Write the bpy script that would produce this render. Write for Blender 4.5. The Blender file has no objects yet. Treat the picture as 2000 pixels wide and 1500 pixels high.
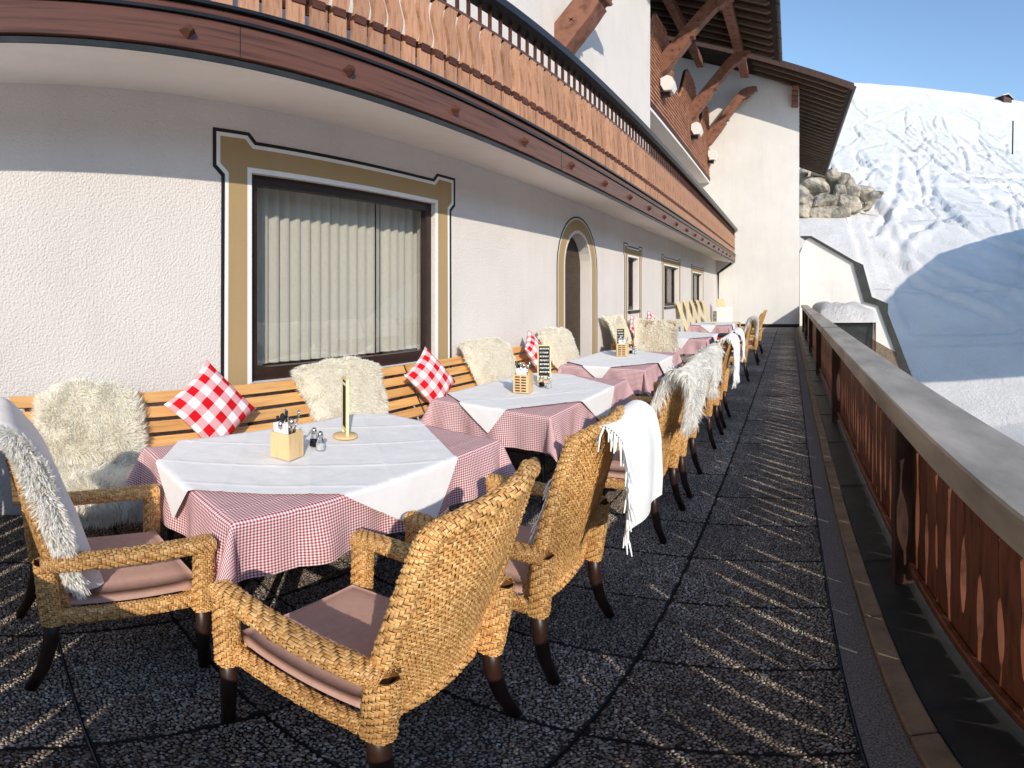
import bpy, bmesh, math, random
import numpy as np
from mathutils import Vector, Matrix
from mathutils.geometry import tessellate_polygon
random.seed(7); rng = np.random.default_rng(7)
R = math.radians; pi = math.pi
S = bpy.context.scene; C = S.collection

# ------------------------------------------------------------------ camera, sky, sun, exposure
H = 1.6                                   # eye height of the 360 degree camera
cam = bpy.data.cameras.new('camera'); camo = bpy.data.objects.new('camera', cam); C.objects.link(camo)
camo.location = (0, 0, H); AZ = -0.5507   # looks towards +Y, turned to the left
camo.rotation_euler = (pi/2, 0, -AZ)
cam.type = 'PANO'; cam.lens = 14; cam.clip_start = 0.02; cam.clip_end = 4000
pc = cam if hasattr(cam, 'panorama_type') else cam.cycles
pc.panorama_type = 'EQUIRECTANGULAR'
pc.longitude_min = -1.01420; pc.longitude_max = 1.01420
pc.latitude_min = -0.94118; pc.latitude_max = 0.58012
S.camera = camo
SUN_EL = R(25.2); TO_SUN_AZ = R(132.8)    # azimuth from +Y towards +X
sdir = Vector((math.sin(TO_SUN_AZ)*math.cos(SUN_EL), math.cos(TO_SUN_AZ)*math.cos(SUN_EL), math.sin(SUN_EL)))
W = bpy.data.worlds.new('World'); S.world = W; W.use_nodes = True
wn = W.node_tree.nodes; wl = W.node_tree.links
sky = wn.new('ShaderNodeTexSky'); sky.sky_type = 'NISHITA'; sky.sun_disc = False
sky.sun_elevation = SUN_EL; sky.sun_rotation = TO_SUN_AZ; sky.altitude = 200; sky.air_density = 1.3; sky.dust_density = 0.1; sky.ozone_density = 3.0
wn['Background'].inputs['Strength'].default_value = 0.15
wl.new(sky.outputs[0], wn['Background'].inputs['Color'])
sun = bpy.data.lights.new('sun', 'SUN'); sun.energy = 2.42; sun.angle = R(0.5); sun.color = (1.0, 0.905, 0.775)
suno = bpy.data.objects.new('sun', sun); C.objects.link(suno); suno.rotation_euler = sdir.to_track_quat('Z', 'Y').to_euler()
S.render.engine = 'CYCLES'
S.view_settings.view_transform = 'Standard'; S.view_settings.look = 'None'; S.view_settings.exposure = 0.82; S.view_settings.gamma = 1
S.cycles.use_denoising = True
S.cycles.max_bounces = 8; S.cycles.diffuse_bounces = 4; S.cycles.transparent_max_bounces = 12; S.cycles.sample_clamp_indirect = 6

# ------------------------------------------------------------------ materials
def nodes(name):
    m = bpy.data.materials.new(name); m.use_nodes = True
    nt = m.node_tree; return m, nt, nt.nodes['Principled BSDF']
def noise_ramp(nt, vec, scale, cols, detail=6, pos=None, rough=.6):
    n = nt.nodes.new('ShaderNodeTexNoise'); n.inputs['Scale'].default_value = scale; n.inputs['Detail'].default_value = detail; n.inputs['Roughness'].default_value = rough
    if vec is not None: nt.links.new(vec, n.inputs['Vector'])
    r = nt.nodes.new('ShaderNodeValToRGB')
    pos = pos or [.3+.4*i/max(1, len(cols)-1) for i in range(len(cols))]
    while len(r.color_ramp.elements) < len(cols): r.color_ramp.elements.new(.5)
    for e, c, p in zip(r.color_ramp.elements, cols, pos): e.position = p; e.color = (*c, 1)
    nt.links.new(n.outputs['Fac'], r.inputs['Fac']); return n, r
def bump(nt, bs, fac, strength, dist):
    b = nt.nodes.new('ShaderNodeBump'); b.inputs['Strength'].default_value = strength; b.inputs['Distance'].default_value = dist
    nt.links.new(fac, b.inputs['Height']); nt.links.new(b.outputs[0], bs.inputs['Normal']); return b
def mapped(nt, scale=(1,1,1), kind='Object'):
    t = nt.nodes.new('ShaderNodeTexCoord'); m = nt.nodes.new('ShaderNodeMapping'); m.inputs['Scale'].default_value = scale
    nt.links.new(t.outputs[kind], m.inputs['Vector']); return m.outputs[0]
def simple(name, c, rough=.7, var=.12, scale=6, metal=0, bscale=None, bstr=.3, bdist=.003, stretch=(1,1,1), spec=.3):
    m, nt, bs = nodes(name)
    v = mapped(nt, stretch)
    lo = [max(0, x*(1-var)) for x in c]; hi = [min(1, x*(1+var)) for x in c]
    n, r = noise_ramp(nt, v, scale, [lo, c, hi])
    nt.links.new(r.outputs[0], bs.inputs['Base Color'])
    bs.inputs['Roughness'].default_value = rough; bs.inputs['Metallic'].default_value = metal; bs.inputs['Specular IOR Level'].default_value = spec
    if bscale:
        n2 = nt.nodes.new('ShaderNodeTexNoise'); n2.inputs['Scale'].default_value = bscale; n2.inputs['Detail'].default_value = 4
        nt.links.new(v, n2.inputs['Vector']); bump(nt, bs, n2.outputs['Fac'], bstr, bdist)
    return m
def wood(name, c, dark, rough=.55, grain=(1,1,14), scale=5, rnd=.25, spec=.3):
    # grain: object-space scaling, small along the grain
    m, nt, bs = nodes(name)
    v = mapped(nt, grain)
    oi = nt.nodes.new('ShaderNodeObjectInfo')
    add = nt.nodes.new('ShaderNodeVectorMath'); add.operation = 'ADD'
    sc = nt.nodes.new('ShaderNodeVectorMath'); sc.operation = 'SCALE'; sc.inputs['Scale'].default_value = 37
    comb = nt.nodes.new('ShaderNodeCombineXYZ')
    for k in range(3): nt.links.new(oi.outputs['Random'], comb.inputs[k])
    nt.links.new(comb.outputs[0], sc.inputs[0]); nt.links.new(v, add.inputs[0]); nt.links.new(sc.outputs[0], add.inputs[1])
    n, r = noise_ramp(nt, add.outputs[0], scale, [dark, c, [min(1, x*1.15) for x in c]], detail=8, pos=[.28, .52, .8])
    hs = nt.nodes.new('ShaderNodeHueSaturation')
    mr = nt.nodes.new('ShaderNodeMapRange'); mr.inputs['To Min'].default_value = 1-rnd; mr.inputs['To Max'].default_value = 1+rnd
    nt.links.new(oi.outputs['Random'], mr.inputs['Value']); nt.links.new(mr.outputs[0], hs.inputs['Value'])
    nt.links.new(r.outputs[0], hs.inputs['Color']); nt.links.new(hs.outputs[0], bs.inputs['Base Color'])
    bs.inputs['Roughness'].default_value = rough; bs.inputs['Specular IOR Level'].default_value = spec
    bump(nt, bs, n.outputs['Fac'], .35, .004); return m
def island(name, cols, rough=.6, noise=None, spec=.3, sheen=0):
    m, nt, bs = nodes(name)
    g = nt.nodes.new('ShaderNodeNewGeometry'); r = nt.nodes.new('ShaderNodeValToRGB')
    while len(r.color_ramp.elements) < len(cols): r.color_ramp.elements.new(.5)
    for i, (e, c) in enumerate(zip(r.color_ramp.elements, cols)): e.position = i/(len(cols)-1); e.color = (*c, 1)
    nt.links.new(g.outputs['Random Per Island'], r.inputs['Fac'])
    nt.links.new(r.outputs[0], bs.inputs['Base Color']); bs.inputs['Roughness'].default_value = rough; bs.inputs['Specular IOR Level'].default_value = spec
    return m
def vary(m, amt):
    nt = m.node_tree; bs = nt.nodes['Principled BSDF']; src = bs.inputs['Base Color'].links[0].from_socket; oi = nt.nodes.new('ShaderNodeObjectInfo'); mr = nt.nodes.new('ShaderNodeMapRange'); mr.inputs['To Min'].default_value = 1-amt; mr.inputs['To Max'].default_value = 1+amt
    n = nt.nodes.new('ShaderNodeTexNoise'); n.inputs['Scale'].default_value = 2.3; n.inputs['Detail'].default_value = 6; g = nt.nodes.new('ShaderNodeNewGeometry'); nt.links.new(g.outputs['Position'], n.inputs['Vector'])
    m2 = nt.nodes.new('ShaderNodeMapRange'); m2.inputs['From Min'].default_value = .3; m2.inputs['From Max'].default_value = .7; m2.inputs['To Min'].default_value = .62; m2.inputs['To Max'].default_value = 1.25; nt.links.new(n.outputs['Fac'], m2.inputs['Value'])
    k = nt.nodes.new('ShaderNodeMath'); k.operation = 'MULTIPLY'; hs = nt.nodes.new('ShaderNodeHueSaturation'); nt.links.new(oi.outputs['Random'], mr.inputs['Value']); nt.links.new(mr.outputs[0], k.inputs[0]); nt.links.new(m2.outputs[0], k.inputs[1]); nt.links.new(k.outputs[0], hs.inputs['Value']); nt.links.new(src, hs.inputs['Color']); nt.links.new(hs.outputs[0], bs.inputs['Base Color'])
def gingham(name, red, white, sq, warp=0):
    # woven check from the cloth's own flat coordinates (metres)
    m, nt, bs = nodes(name)
    t = nt.nodes.new('ShaderNodeTexCoord'); sep = nt.nodes.new('ShaderNodeSeparateXYZ'); nt.links.new(t.outputs['UV'], sep.inputs[0])
    outs = []
    for k in (0, 1):
        d = nt.nodes.new('ShaderNodeMath'); d.operation = 'DIVIDE'; d.inputs[1].default_value = 2*sq; nt.links.new(sep.outputs[k], d.inputs[0])
        f = nt.nodes.new('ShaderNodeMath'); f.operation = 'FRACT'; nt.links.new(d.outputs[0], f.inputs[0])
        l = nt.nodes.new('ShaderNodeMath'); l.operation = 'LESS_THAN'; l.inputs[1].default_value = .5; nt.links.new(f.outputs[0], l.inputs[0]); outs.append(l)
    a = nt.nodes.new('ShaderNodeMath'); a.operation = 'ADD'; nt.links.new(outs[0].outputs[0], a.inputs[0]); nt.links.new(outs[1].outputs[0], a.inputs[1])
    h = nt.nodes.new('ShaderNodeMath'); h.operation = 'MULTIPLY'; h.inputs[1].default_value = .5; nt.links.new(a.outputs[0], h.inputs[0])
    r = nt.nodes.new('ShaderNodeValToRGB'); r.color_ramp.interpolation = 'CONSTANT'
    mid = [ (x*.55+y*.45) for x, y in zip(red, white)]
    r.color_ramp.elements.new(.5)
    for e, p, c in zip(r.color_ramp.elements, (0, .25, .75), (white, mid, red)): e.position = p; e.color = (*c, 1)
    nt.links.new(h.outputs[0], r.inputs['Fac']); nt.links.new(r.outputs[0], bs.inputs['Base Color'])
    bs.inputs['Roughness'].default_value = .85; bs.inputs['Specular IOR Level'].default_value = .15
    n = nt.nodes.new('ShaderNodeTexNoise'); n.inputs['Scale'].default_value = 14; n.inputs['Detail'].default_value = 5
    nt.links.new(t.outputs['Object'], n.inputs['Vector']); bump(nt, bs, n.outputs['Fac'], .25, .01)
    return m

M = {}
def stucco(name, c, sc=70, st=.55, dist=.008, stain=.03):
    m, nt, bs = nodes(name); v = mapped(nt)
    n, r = noise_ramp(nt, v, .9, [[x*.93 for x in c], c], detail=8, pos=[.35, .65])
    v2 = mapped(nt, (3, 3, .35)); n3, r3 = noise_ramp(nt, v2, 1.4, [(1-stain, 1-stain*1.15, 1-stain*1.4), (1, 1, 1)], detail=9, pos=[.36, .50])
    mul = nt.nodes.new('ShaderNodeMix'); mul.data_type = 'RGBA'; mul.blend_type = 'MULTIPLY'; mul.inputs['Factor'].default_value = 1
    nt.links.new(r.outputs[0], mul.inputs['A']); nt.links.new(r3.outputs[0], mul.inputs['B'])
    nt.links.new(mul.outputs['Result'], bs.inputs['Base Color']); bs.inputs['Roughness'].default_value = .92; bs.inputs['Specular IOR Level'].default_value = .1
    n2 = nt.nodes.new('ShaderNodeTexNoise'); n2.inputs['Scale'].default_value = sc; n2.inputs['Detail'].default_value = 3; nt.links.new(v, n2.inputs['Vector'])
    bump(nt, bs, n2.outputs['Fac'], st, dist); return m
M['stucco'] = stucco('stucco', (.72, .672, .63), 62, .85, .012)
M['soffit'] = stucco('soffit_plaster', (.82, .765, .715), 160, .12, .003)
M['wing'] = stucco('wing_plaster', (.78, .75, .70), 40, .25, .006)
M['ochre'] = stucco('ochre_paint', (.41, .29, .15), 90, .4, .004)
M['trimwhite'] = stucco('trim_white', (.83, .82, .80), 90, .2, .003)
M['black'] = simple('black_paint', (.018, .014, .013), .5, .2, 9)
M['winbrown'] = simple('window_frame_paint', (.028, .014, .011), .35, .25, 12, spec=.5)
M['doorbrown'] = wood('door_wood', (.075, .050, .032), (.04, .025, .016), .6)
M['fascia'] = wood('fascia_wood', (.135, .053, .030), (.048, .018, .011), .38, (3, .35, 9), 4, .12, spec=.45)
M['board'] = wood('board_wood', (.47, .245, .142), (.28, .125, .065), .6, (2, 9, 1.0), 5, .2)
M['block'] = wood('block_wood', (.085, .030, .018), (.04, .015, .01), .6)
M['railboard'] = wood('railing_board_wood', (.15, .052, .026), (.045, .016, .010), .5, (2, 8, .9), 5, .3)
M['darkwood'] = wood('dark_leg_wood', (.032, .014, .009), (.012, .006, .005), .4, (4, 4, 1), 8, .1, spec=.4)
M['postwood'] = wood('post_wood', (.060, .028, .018), (.022, .011, .008), .6, (4, 4, .8), 6, .15)
M['beam'] = wood('beam_wood', (.235, .105, .066), (.10, .042, .027), .6, (2, 2, 2), 3, .1)
M['roofboard'] = wood('roof_board', (.030, .019, .014), (.013, .009, .007), .8, (.4, 5, 1), 3, .1)
M['rafter'] = wood('rafter_wood', (.13, .085, .055), (.06, .036, .024), .7, (.4, 5, 3), 4, .15)
M['bench'] = wood('teak_slats', (.63, .345, .125), (.45, .215, .065), .5, (6, .5, 9), 5, .1)
M['pine'] = wood('light_pine', (.70, .50, .26), (.55, .36, .17), .6, (3, 3, .6), 6, .05)
M['cream'] = wood('cream_wood', (.74, .60, .33), (.6, .46, .22), .6, (4, 4, .6), 5, .1)
M['metalcap'] = simple('handrail_sheet', (.33, .29, .245), .5, .42, 3.2, .25, 30, .2, .003, (1.2, .4, 1), spec=.4)
M['darkcap'] = simple('dark_sheet', (.022, .021, .022), .32, .3, 6, .4, spec=.5)
M['gutter'] = simple('gutter_sheet', (.030, .031, .029), .42, .4, 5, .3, 22, .2, .002, spec=.45)
M['coping'] = simple('coping_sheet', (.05, .05, .046), .4, .25, 3, .4)
M['kerb'] = simple('kerb_stone', (.20, .145, .10), .75, .35, 7, 0, 60, .4, .002)
M['terrace'] = stucco('terrace_render', (.74, .72, .69), 40, .3, .006)
M['cushion'] = simple('cushion_fabric', (.50, .31, .25), .92, .07, 40, 0, 420, .3, .001, spec=.1)
M['white_cloth'] = simple('white_linen', (.80, .785, .775), .85, .03, 12, 0, 11, .35, .012, spec=.15)
M['blanket'] = simple('white_wool', (.84, .83, .80), .95, .04, 18, 0, 90, .35, .003, spec=.05)
M['lining'] = simple('throw_lining', (.86, .79, .73), .95, .06, 14, 0, 60, .4, .004, spec=.05)
M['gingham'] = gingham('red_gingham', (.31, .004, .016), (.80, .72, .72), .0068)
M['bigcheck'] = gingham('large_red_check', (.60, .006, .012), (.80, .78, .79), .065)
M['wicker'] = island('wicker', [(.38, .175, .055), (.64, .35, .12), (.78, .49, .21), (.54, .26, .08), (.72, .42, .155), (.46, .23, .085)], .55, spec=.3)
vary(M['wicker'], .06)
M['wickerbase'] = simple('wicker_core', (.16, .065, .02), .7)
def furmat(name, cols):
    m = island(name, cols, .9, spec=.03); nt = m.node_tree; bs = nt.nodes['Principled BSDF']; o = nt.nodes['Material Output']
    tr = nt.nodes.new('ShaderNodeBsdfTranslucent'); mx = nt.nodes.new('ShaderNodeMixShader'); mx.inputs[0].default_value = .5
    nt.links.new(bs.inputs['Base Color'].links[0].from_socket, tr.inputs['Color']); nt.links.new(bs.outputs[0], mx.inputs[1]); nt.links.new(tr.outputs[0], mx.inputs[2]); nt.links.new(mx.outputs[0], o.inputs[0]); return m
M['fur'] = furmat('sheep_fur', [(.95, .89, .74), (.97, .94, .85), (.98, .97, .93)])
M['furwhite'] = furmat('white_fur', [(.92, .88, .80), (.96, .94, .89), (.98, .97, .95)])
M['furgrey'] = furmat('grey_fur', [(.52, .47, .45), (.66, .62, .60), (.78, .75, .73)])
M['pebble'] = island('river_pebble', [(.055, .042, .034), (.20, .15, .115), (.28, .20, .14), (.22, .19, .165), (.50, .45, .40), (.15, .10, .07)], .5, spec=.4)
vary(M['pebble'], .28)
M['mortar'] = simple('slab_mortar', (.030, .025, .024), .95, .4, 60, 0, 200, .5, .002)
M['grit'] = simple('granular_strip', (.15, .135, .135), .95, .8, 150, 0, 260, .9, .004)
M['steel'] = simple('cutlery_steel', (.62, .6, .58), .18, .05, 8, 1.0)
M['tablesteel'] = simple('table_leg_steel', (.05, .05, .055), .4, .1, 8, .8)
M['slate'] = simple('chalkboard', (.018, .018, .018), .8, .3, 20)
M['chalk'] = simple('chalk', (.75, .75, .72), .95, .05)
M['blind'] = simple('blind_fabric', (.86, .84, .79), .9, .05, 40, 0, 300, .2, .001)
M['dark'] = simple('dark_room', (.02, .016, .013), .9)
M['lantern'] = simple('lantern_glass', (.78, .77, .73), .35, .03)
M['rock'] = simple('boulder', (.40, .35, .28), .9, .7, .9, 0, 3.5, 1.0, .25)
M['shingle'] = island('wood_shingle', [(.30, .13, .078), (.42, .205, .13), (.50, .27, .175)], .75)
M['rooftile'] = simple('roof_cover', (.06, .05, .045), .8)
M['houseglass'] = simple('house_glass', (.03, .035, .04), .1, spec=.5)
M['red'] = simple('red_wool', (.55, .02, .02), .95, .1, 30); M['orange'] = simple('orange_wool', (.65, .17, .06), .95, .1, 30)
M['wooldark'] = simple('dark_wool', (.02, .02, .028), .95, .1, 30)
# glass
m, nt, bs = nodes('window_glass'); nt.nodes.remove(bs)
o = nt.nodes['Material Output']; mx = nt.nodes.new('ShaderNodeMixShader'); tr = nt.nodes.new('ShaderNodeBsdfTransparent'); gl = nt.nodes.new('ShaderNodeBsdfGlossy')
gl.inputs['Roughness'].default_value = 0.004; tr.inputs['Color'].default_value = (.90, .90, .88, 1)
lw = nt.nodes.new('ShaderNodeLayerWeight'); lw.inputs['Blend'].default_value = .5
p5 = nt.nodes.new('ShaderNodeMath'); p5.operation = 'POWER'; p5.inputs[1].default_value = 4; nt.links.new(lw.outputs['Facing'], p5.inputs[0])
fr = nt.nodes.new('ShaderNodeMath'); fr.operation = 'MULTIPLY_ADD'; fr.inputs[1].default_value = .9; fr.inputs[2].default_value = .11; nt.links.new(p5.outputs[0], fr.inputs[0])
nt.links.new(fr.outputs[0], mx.inputs[0]); nt.links.new(tr.outputs[0], mx.inputs[1]); nt.links.new(gl.outputs[0], mx.inputs[2]); nt.links.new(mx.outputs[0], o.inputs[0]); M['glass'] = m
m, nt, bs = nodes('shaker_glass'); bs.inputs['Base Color'].default_value = (.95, .97, .96, 1); bs.inputs['Roughness'].default_value = .03; bs.inputs['Transmission Weight'].default_value = 1; bs.inputs['IOR'].default_value = 1.2; M['clear'] = m
# snow
m, nt, bs = nodes('snow'); v = mapped(nt)
n, r = noise_ramp(nt, v, .35, [(.73, .705, .68), (.82, .79, .765)], detail=10, pos=[.35, .65])
nt.links.new(r.outputs[0], bs.inputs['Base Color']); bs.inputs['Roughness'].default_value = .75; bs.inputs['Specular IOR Level'].default_value = .2
n2 = nt.nodes.new('ShaderNodeTexNoise'); n2.inputs['Scale'].default_value = 4.2; n2.inputs['Detail'].default_value = 12; n2.inputs['Roughness'].default_value = .78; nt.links.new(v, n2.inputs['Vector'])
bump(nt, bs, n2.outputs['Fac'], 1.0, .17); M['snow'] = m
# mountain: snow with bare dark rock where it is steep and rough
m, nt, bs = nodes('mountain'); v = mapped(nt)
n, r = noise_ramp(nt, v, .06, [(.03, .028, .026), (.05, .045, .04), (.8, .81, .83)], detail=12, pos=[.40, .52, .60])
nt.links.new(r.outputs[0], bs.inputs['Base Color']); bs.inputs['Roughness'].default_value = .9; M['mountain'] = m

# ------------------------------------------------------------------ builders
def link(o, parent=None):
    C.objects.link(o)
    if parent is not None: o.parent = parent
    return o
class MB:
    def __init__(s): s.v = []; s.f = []; s.uv = None
    def add(s, vs, fs):
        b = len(s.v); s.v += [tuple(p) for p in vs]; s.f += [tuple(i+b for i in f) for f in fs]; return s
    def box(s, x0, x1, y0, y1, z0, z1, bev=0):
        if bev:
            # chamfered box: 24 verts
            b = min(bev, abs(x1-x0)/2.2, abs(y1-y0)/2.2, abs(z1-z0)/2.2)
            bm = bmesh.new(); bmesh.ops.create_cube(bm, size=1)
            bmesh.ops.scale(bm, vec=(x1-x0, y1-y0, z1-z0), verts=bm.verts); bmesh.ops.translate(bm, vec=((x0+x1)/2, (y0+y1)/2, (z0+z1)/2), verts=bm.verts)
            bmesh.ops.bevel(bm, geom=bm.edges[:], offset=b, segments=1, affect='EDGES')
            bm.verts.index_update(); s.add([v.co[:] for v in bm.verts], [[v.index for v in f.verts] for f in bm.faces]); bm.free(); return s
        return s.add([(x0,y0,z0),(x1,y0,z0),(x1,y1,z0),(x0,y1,z0),(x0,y0,z1),(x1,y0,z1),(x1,y1,z1),(x0,y1,z1)],
                     [(0,3,2,1),(4,5,6,7),(0,1,5,4),(1,2,6,5),(2,3,7,6),(3,0,4,7)])
    def prism(s, poly, axis, a, b):
        # poly: 2D points; axis 'x': (y,z), 'y': (x,z), 'z': (x,y)
        def P(p, t): return {'x': (t, p[0], p[1]), 'y': (p[0], t, p[1]), 'z': (p[0], p[1], t)}[axis]
        n = len(poly); tri = tessellate_polygon([[Vector((p[0], p[1], 0)) for p in poly]])
        vs = [P(p, a) for p in poly]+[P(p, b) for p in poly]
        fs = [tuple(t) for t in tri]+[tuple(i+n for i in reversed(t)) for t in tri]+[(i, (i+1) % n, (i+1) % n+n, i+n) for i in range(n)]
        return s.add(vs, fs)
    def tube(s, pts, rad, seg=8, cap=True):
        pts = [Vector(p) for p in pts]; n = len(pts); rads = rad if isinstance(rad, (list, tuple)) else [rad]*n
        b = len(s.v); up = Vector((0, 0, 1))
        for i, p in enumerate(pts):
            d = (pts[min(i+1, n-1)]-pts[max(i-1, 0)]).normalized(); a = d.cross(up)
            if a.length < .05: a = d.cross(Vector((1, 0, 0)))
            a.normalize(); c = d.cross(a)
            for k in range(seg):
                t = 2*pi*k/seg; s.v.append(tuple(p+rads[i]*(math.cos(t)*a+math.sin(t)*c)))
        for i in range(n-1):
            for k in range(seg):
                s.f.append((b+i*seg+k, b+i*seg+(k+1) % seg, b+(i+1)*seg+(k+1) % seg, b+(i+1)*seg+k))
        if cap: s.f.append(tuple(b+k for k in range(seg))); s.f.append(tuple(b+(n-1)*seg+k for k in reversed(range(seg))))
        return s
    def lathe(s, prof, c=(0,0,0), seg=16):
        b = len(s.v); n = len(prof)
        for r_, z in prof:
            for k in range(seg): t = 2*pi*k/seg; s.v.append((c[0]+r_*math.cos(t), c[1]+r_*math.sin(t), c[2]+z))
        for i in range(n-1):
            for k in range(seg): s.f.append((b+i*seg+k, b+i*seg+(k+1) % seg, b+(i+1)*seg+(k+1) % seg, b+(i+1)*seg+k))
        s.f.append(tuple(b+k for k in reversed(range(seg)))); s.f.append(tuple(b+(n-1)*seg+k for k in range(seg))); return s
    def mesh(s, name, m, smooth=False):
        me = bpy.data.meshes.new(name); me.from_pydata(s.v, [], s.f)
        bm = bmesh.new(); bm.from_mesh(me); bmesh.ops.recalc_face_normals(bm, faces=bm.faces); bm.to_mesh(me); bm.free()
        me.materials.append(M[m] if isinstance(m, str) else m)
        if smooth: me.polygons.foreach_set('use_smooth', [True]*len(me.polygons))
        return me
    def build(s, name, m, parent=None, smooth=False):
        return link(bpy.data.objects.new(name, s.mesh(name, m, smooth)), parent)
def npmesh(name, V, Q=None, T=None, mat=None, smooth=True, uv=None):
    me = bpy.data.meshes.new(name); V = np.asarray(V, float).reshape(-1, 3)
    me.vertices.add(len(V)); me.vertices.foreach_set('co', V.ravel())
    loops = []; starts = []; off = 0
    if Q is not None and len(Q): Q = np.asarray(Q); loops.append(Q.ravel()); starts.append(off+4*np.arange(len(Q))); off += Q.size
    if T is not None and len(T): T = np.asarray(T); loops.append(T.ravel()); starts.append(off+3*np.arange(len(T))); off += T.size
    L = np.concatenate(loops).astype(np.int32); P = np.concatenate(starts).astype(np.int32)
    me.loops.add(len(L)); me.loops.foreach_set('vertex_index', L); me.polygons.add(len(P)); me.polygons.foreach_set('loop_start', P)
    if smooth: me.polygons.foreach_set('use_smooth', np.ones(len(P), bool))
    if uv is not None:
        me.update(); l = me.uv_layers.new(name='UVMap'); l.data.foreach_set('uv', np.asarray(uv)[L].ravel())
    me.update(calc_edges=True); me.validate()
    if mat: me.materials.append(M[mat])
    return me
def gridquads(nu, nv, base=0):
    i, j = np.meshgrid(np.arange(nu-1), np.arange(nv-1), indexing='ij'); a = i*nv+j+base
    return np.stack([a, a+nv, a+nv+1, a+1], -1).reshape(-1, 4)
def tag(o, label=None, cat=None, group=None, kind=None):
    if label: o['label'] = label
    if cat: o['category'] = cat
    if group: o['group'] = group
    if kind: o['kind'] = kind
    return o
def empty(name, loc=(0,0,0), rz=0, parent=None):
    o = bpy.data.objects.new(name, None); o.empty_display_size = .1; o.location = loc; o.rotation_euler = (0, 0, rz); return link(o, parent)
def inst(name, me, parent=None, loc=(0,0,0), rot=(0,0,0), sc=(1,1,1)):
    o = bpy.data.objects.new(name, me); o.location = loc; o.rotation_euler = rot; o.scale = sc; return link(o, parent)
def copy_tree(o, parent=None):
    c = o.copy(); C.objects.link(c); c.parent = parent
    for ch in list(o.children): copy_tree(ch, c)
    return c

# ================================================================== SETTING: terrace floor
SX0, SPX, SPY, SY0 = .18, .722, .4975, 1.232
terrace = MB().box(-3.4, .95, -12, 23.3, -6, -.045).build('terrace_floor', 'terrace'); tag(terrace, kind='structure')
def slab_mesh(seed):
    r = np.random.default_rng(seed); w, d = SPX-.009, SPY-.009; cs = .0118
    nx, ny = int(w/cs), int(d/cs*1.12); P = []
    for i in range(nx):
        for j in range(ny):
            P.append(((i+.5)/nx*w-w/2+(r.random()-.5)*cs*.75+(.5*cs if j % 2 else 0)*.9, (j+.5)/ny*d-d/2+(r.random()-.5)*cs*.75))
    P = np.array(P); P = P[(abs(P[:, 0]) < w/2-.004) & (abs(P[:, 1]) < d/2-.004)]
    n = len(P); big = r.random(n); a = cs*(.40+.35*big**2); b = a*(.6+.4*r.random(n)); th = r.random(n)*pi; h = .0018+.0032*r.random(n)
    k = np.arange(6)*pi/3
    V = np.zeros((n, 13, 3))
    for ring, (rr, zz) in enumerate(((1.0, 0.0), (.68, .75))):
        cx = np.cos(k)[None]*a[:, None]*rr; cy = np.sin(k)[None]*b[:, None]*rr
        V[:, ring*6:ring*6+6, 0] = P[:, 0:1]+cx*np.cos(th)[:, None]-cy*np.sin(th)[:, None]
        V[:, ring*6:ring*6+6, 1] = P[:, 1:2]+cx*np.sin(th)[:, None]+cy*np.cos(th)[:, None]
        V[:, ring*6:ring*6+6, 2] = -.0055+h[:, None]*zz*1.4
    V[:, 12, :2] = P; V[:, 12, 2] = -.0055+h*1.5
    base = (np.arange(n)*13)[:, None]
    Q = np.concatenate([np.stack([base[:, 0]+i, base[:, 0]+(i+1) % 6, base[:, 0]+6+(i+1) % 6, base[:, 0]+6+i], -1) for i in range(6)])
    T = np.concatenate([np.stack([base[:, 0]+6+i, base[:, 0]+6+(i+1) % 6, base[:, 0]+12], -1) for i in range(6)])
    nb = n*13; hw, hd = w/2, d/2
    B = [(-hw,-hd,-.005),(hw,-hd,-.005),(hw,hd,-.005),(-hw,hd,-.005),(-hw,-hd,-.04),(hw,-hd,-.04),(hw,hd,-.04),(-hw,hd,-.04)]
    Qb = np.array([(0,1,2,3),(0,4,5,1),(1,5,6,2),(2,6,7,3),(3,7,4,0)])+nb
    me = npmesh('paving_slab', np.concatenate([V.reshape(-1, 3), B]), np.concatenate([Q, Qb]), T, 'pebble', True)
    me.materials.append(M['mortar'])
    mi = np.zeros(len(me.polygons), np.int32); mi[len(Q):len(Q)+5] = 1; me.polygons.foreach_set('material_index', mi)
    return me
slabs = [slab_mesh(k) for k in (1, 2, 3)]
row0 = -4
for j in range(row0, 45):
    for i in range(5):
        yc = SY0+(j+.5)*SPY
        if yc+SPY/2 > 23.32: continue
        o = inst('paving_slab', slabs[(i*7+j*3+(i*j) % 5) % 3], terrace, (SX0-(i+.5)*SPX, yc, random.uniform(-.0025, .0012)), (0, 0, pi*random.randint(0, 1)))
g = MB().box(.184, .304, -5, 23.3, -.044, .001).build('gravel_strip', 'grit'); tag(g, kind='structure')
kerb = empty('kerb'); tag(kerb, kind='structure')
ks = MB().box(-.039, .039, -.397, .397, -.04, .042, .006).mesh('kerb_stone', 'kerb')
for j in range(36): inst('kerb_stone', ks, kerb, (.346+random.uniform(-.002, .002), 1.263+.8*(j-7)+.4, random.uniform(-.002, .002)), (0, 0, random.uniform(-.003, .003)))
gut = empty('gutter'); tag(gut, kind='structure')
gs = MB().box(.389, .93, -.62, .62, -.03, .026).add([(.389,.612,.027),(.93,.612,.027),(.93,.622,.034),(.389,.622,.034)], [(0,1,2,3)]).mesh('gutter_sheet', 'gutter')
for j in range(23): inst('gutter_sheet', gs, gut, (0, -4.2+1.245*j, 0))

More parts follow.
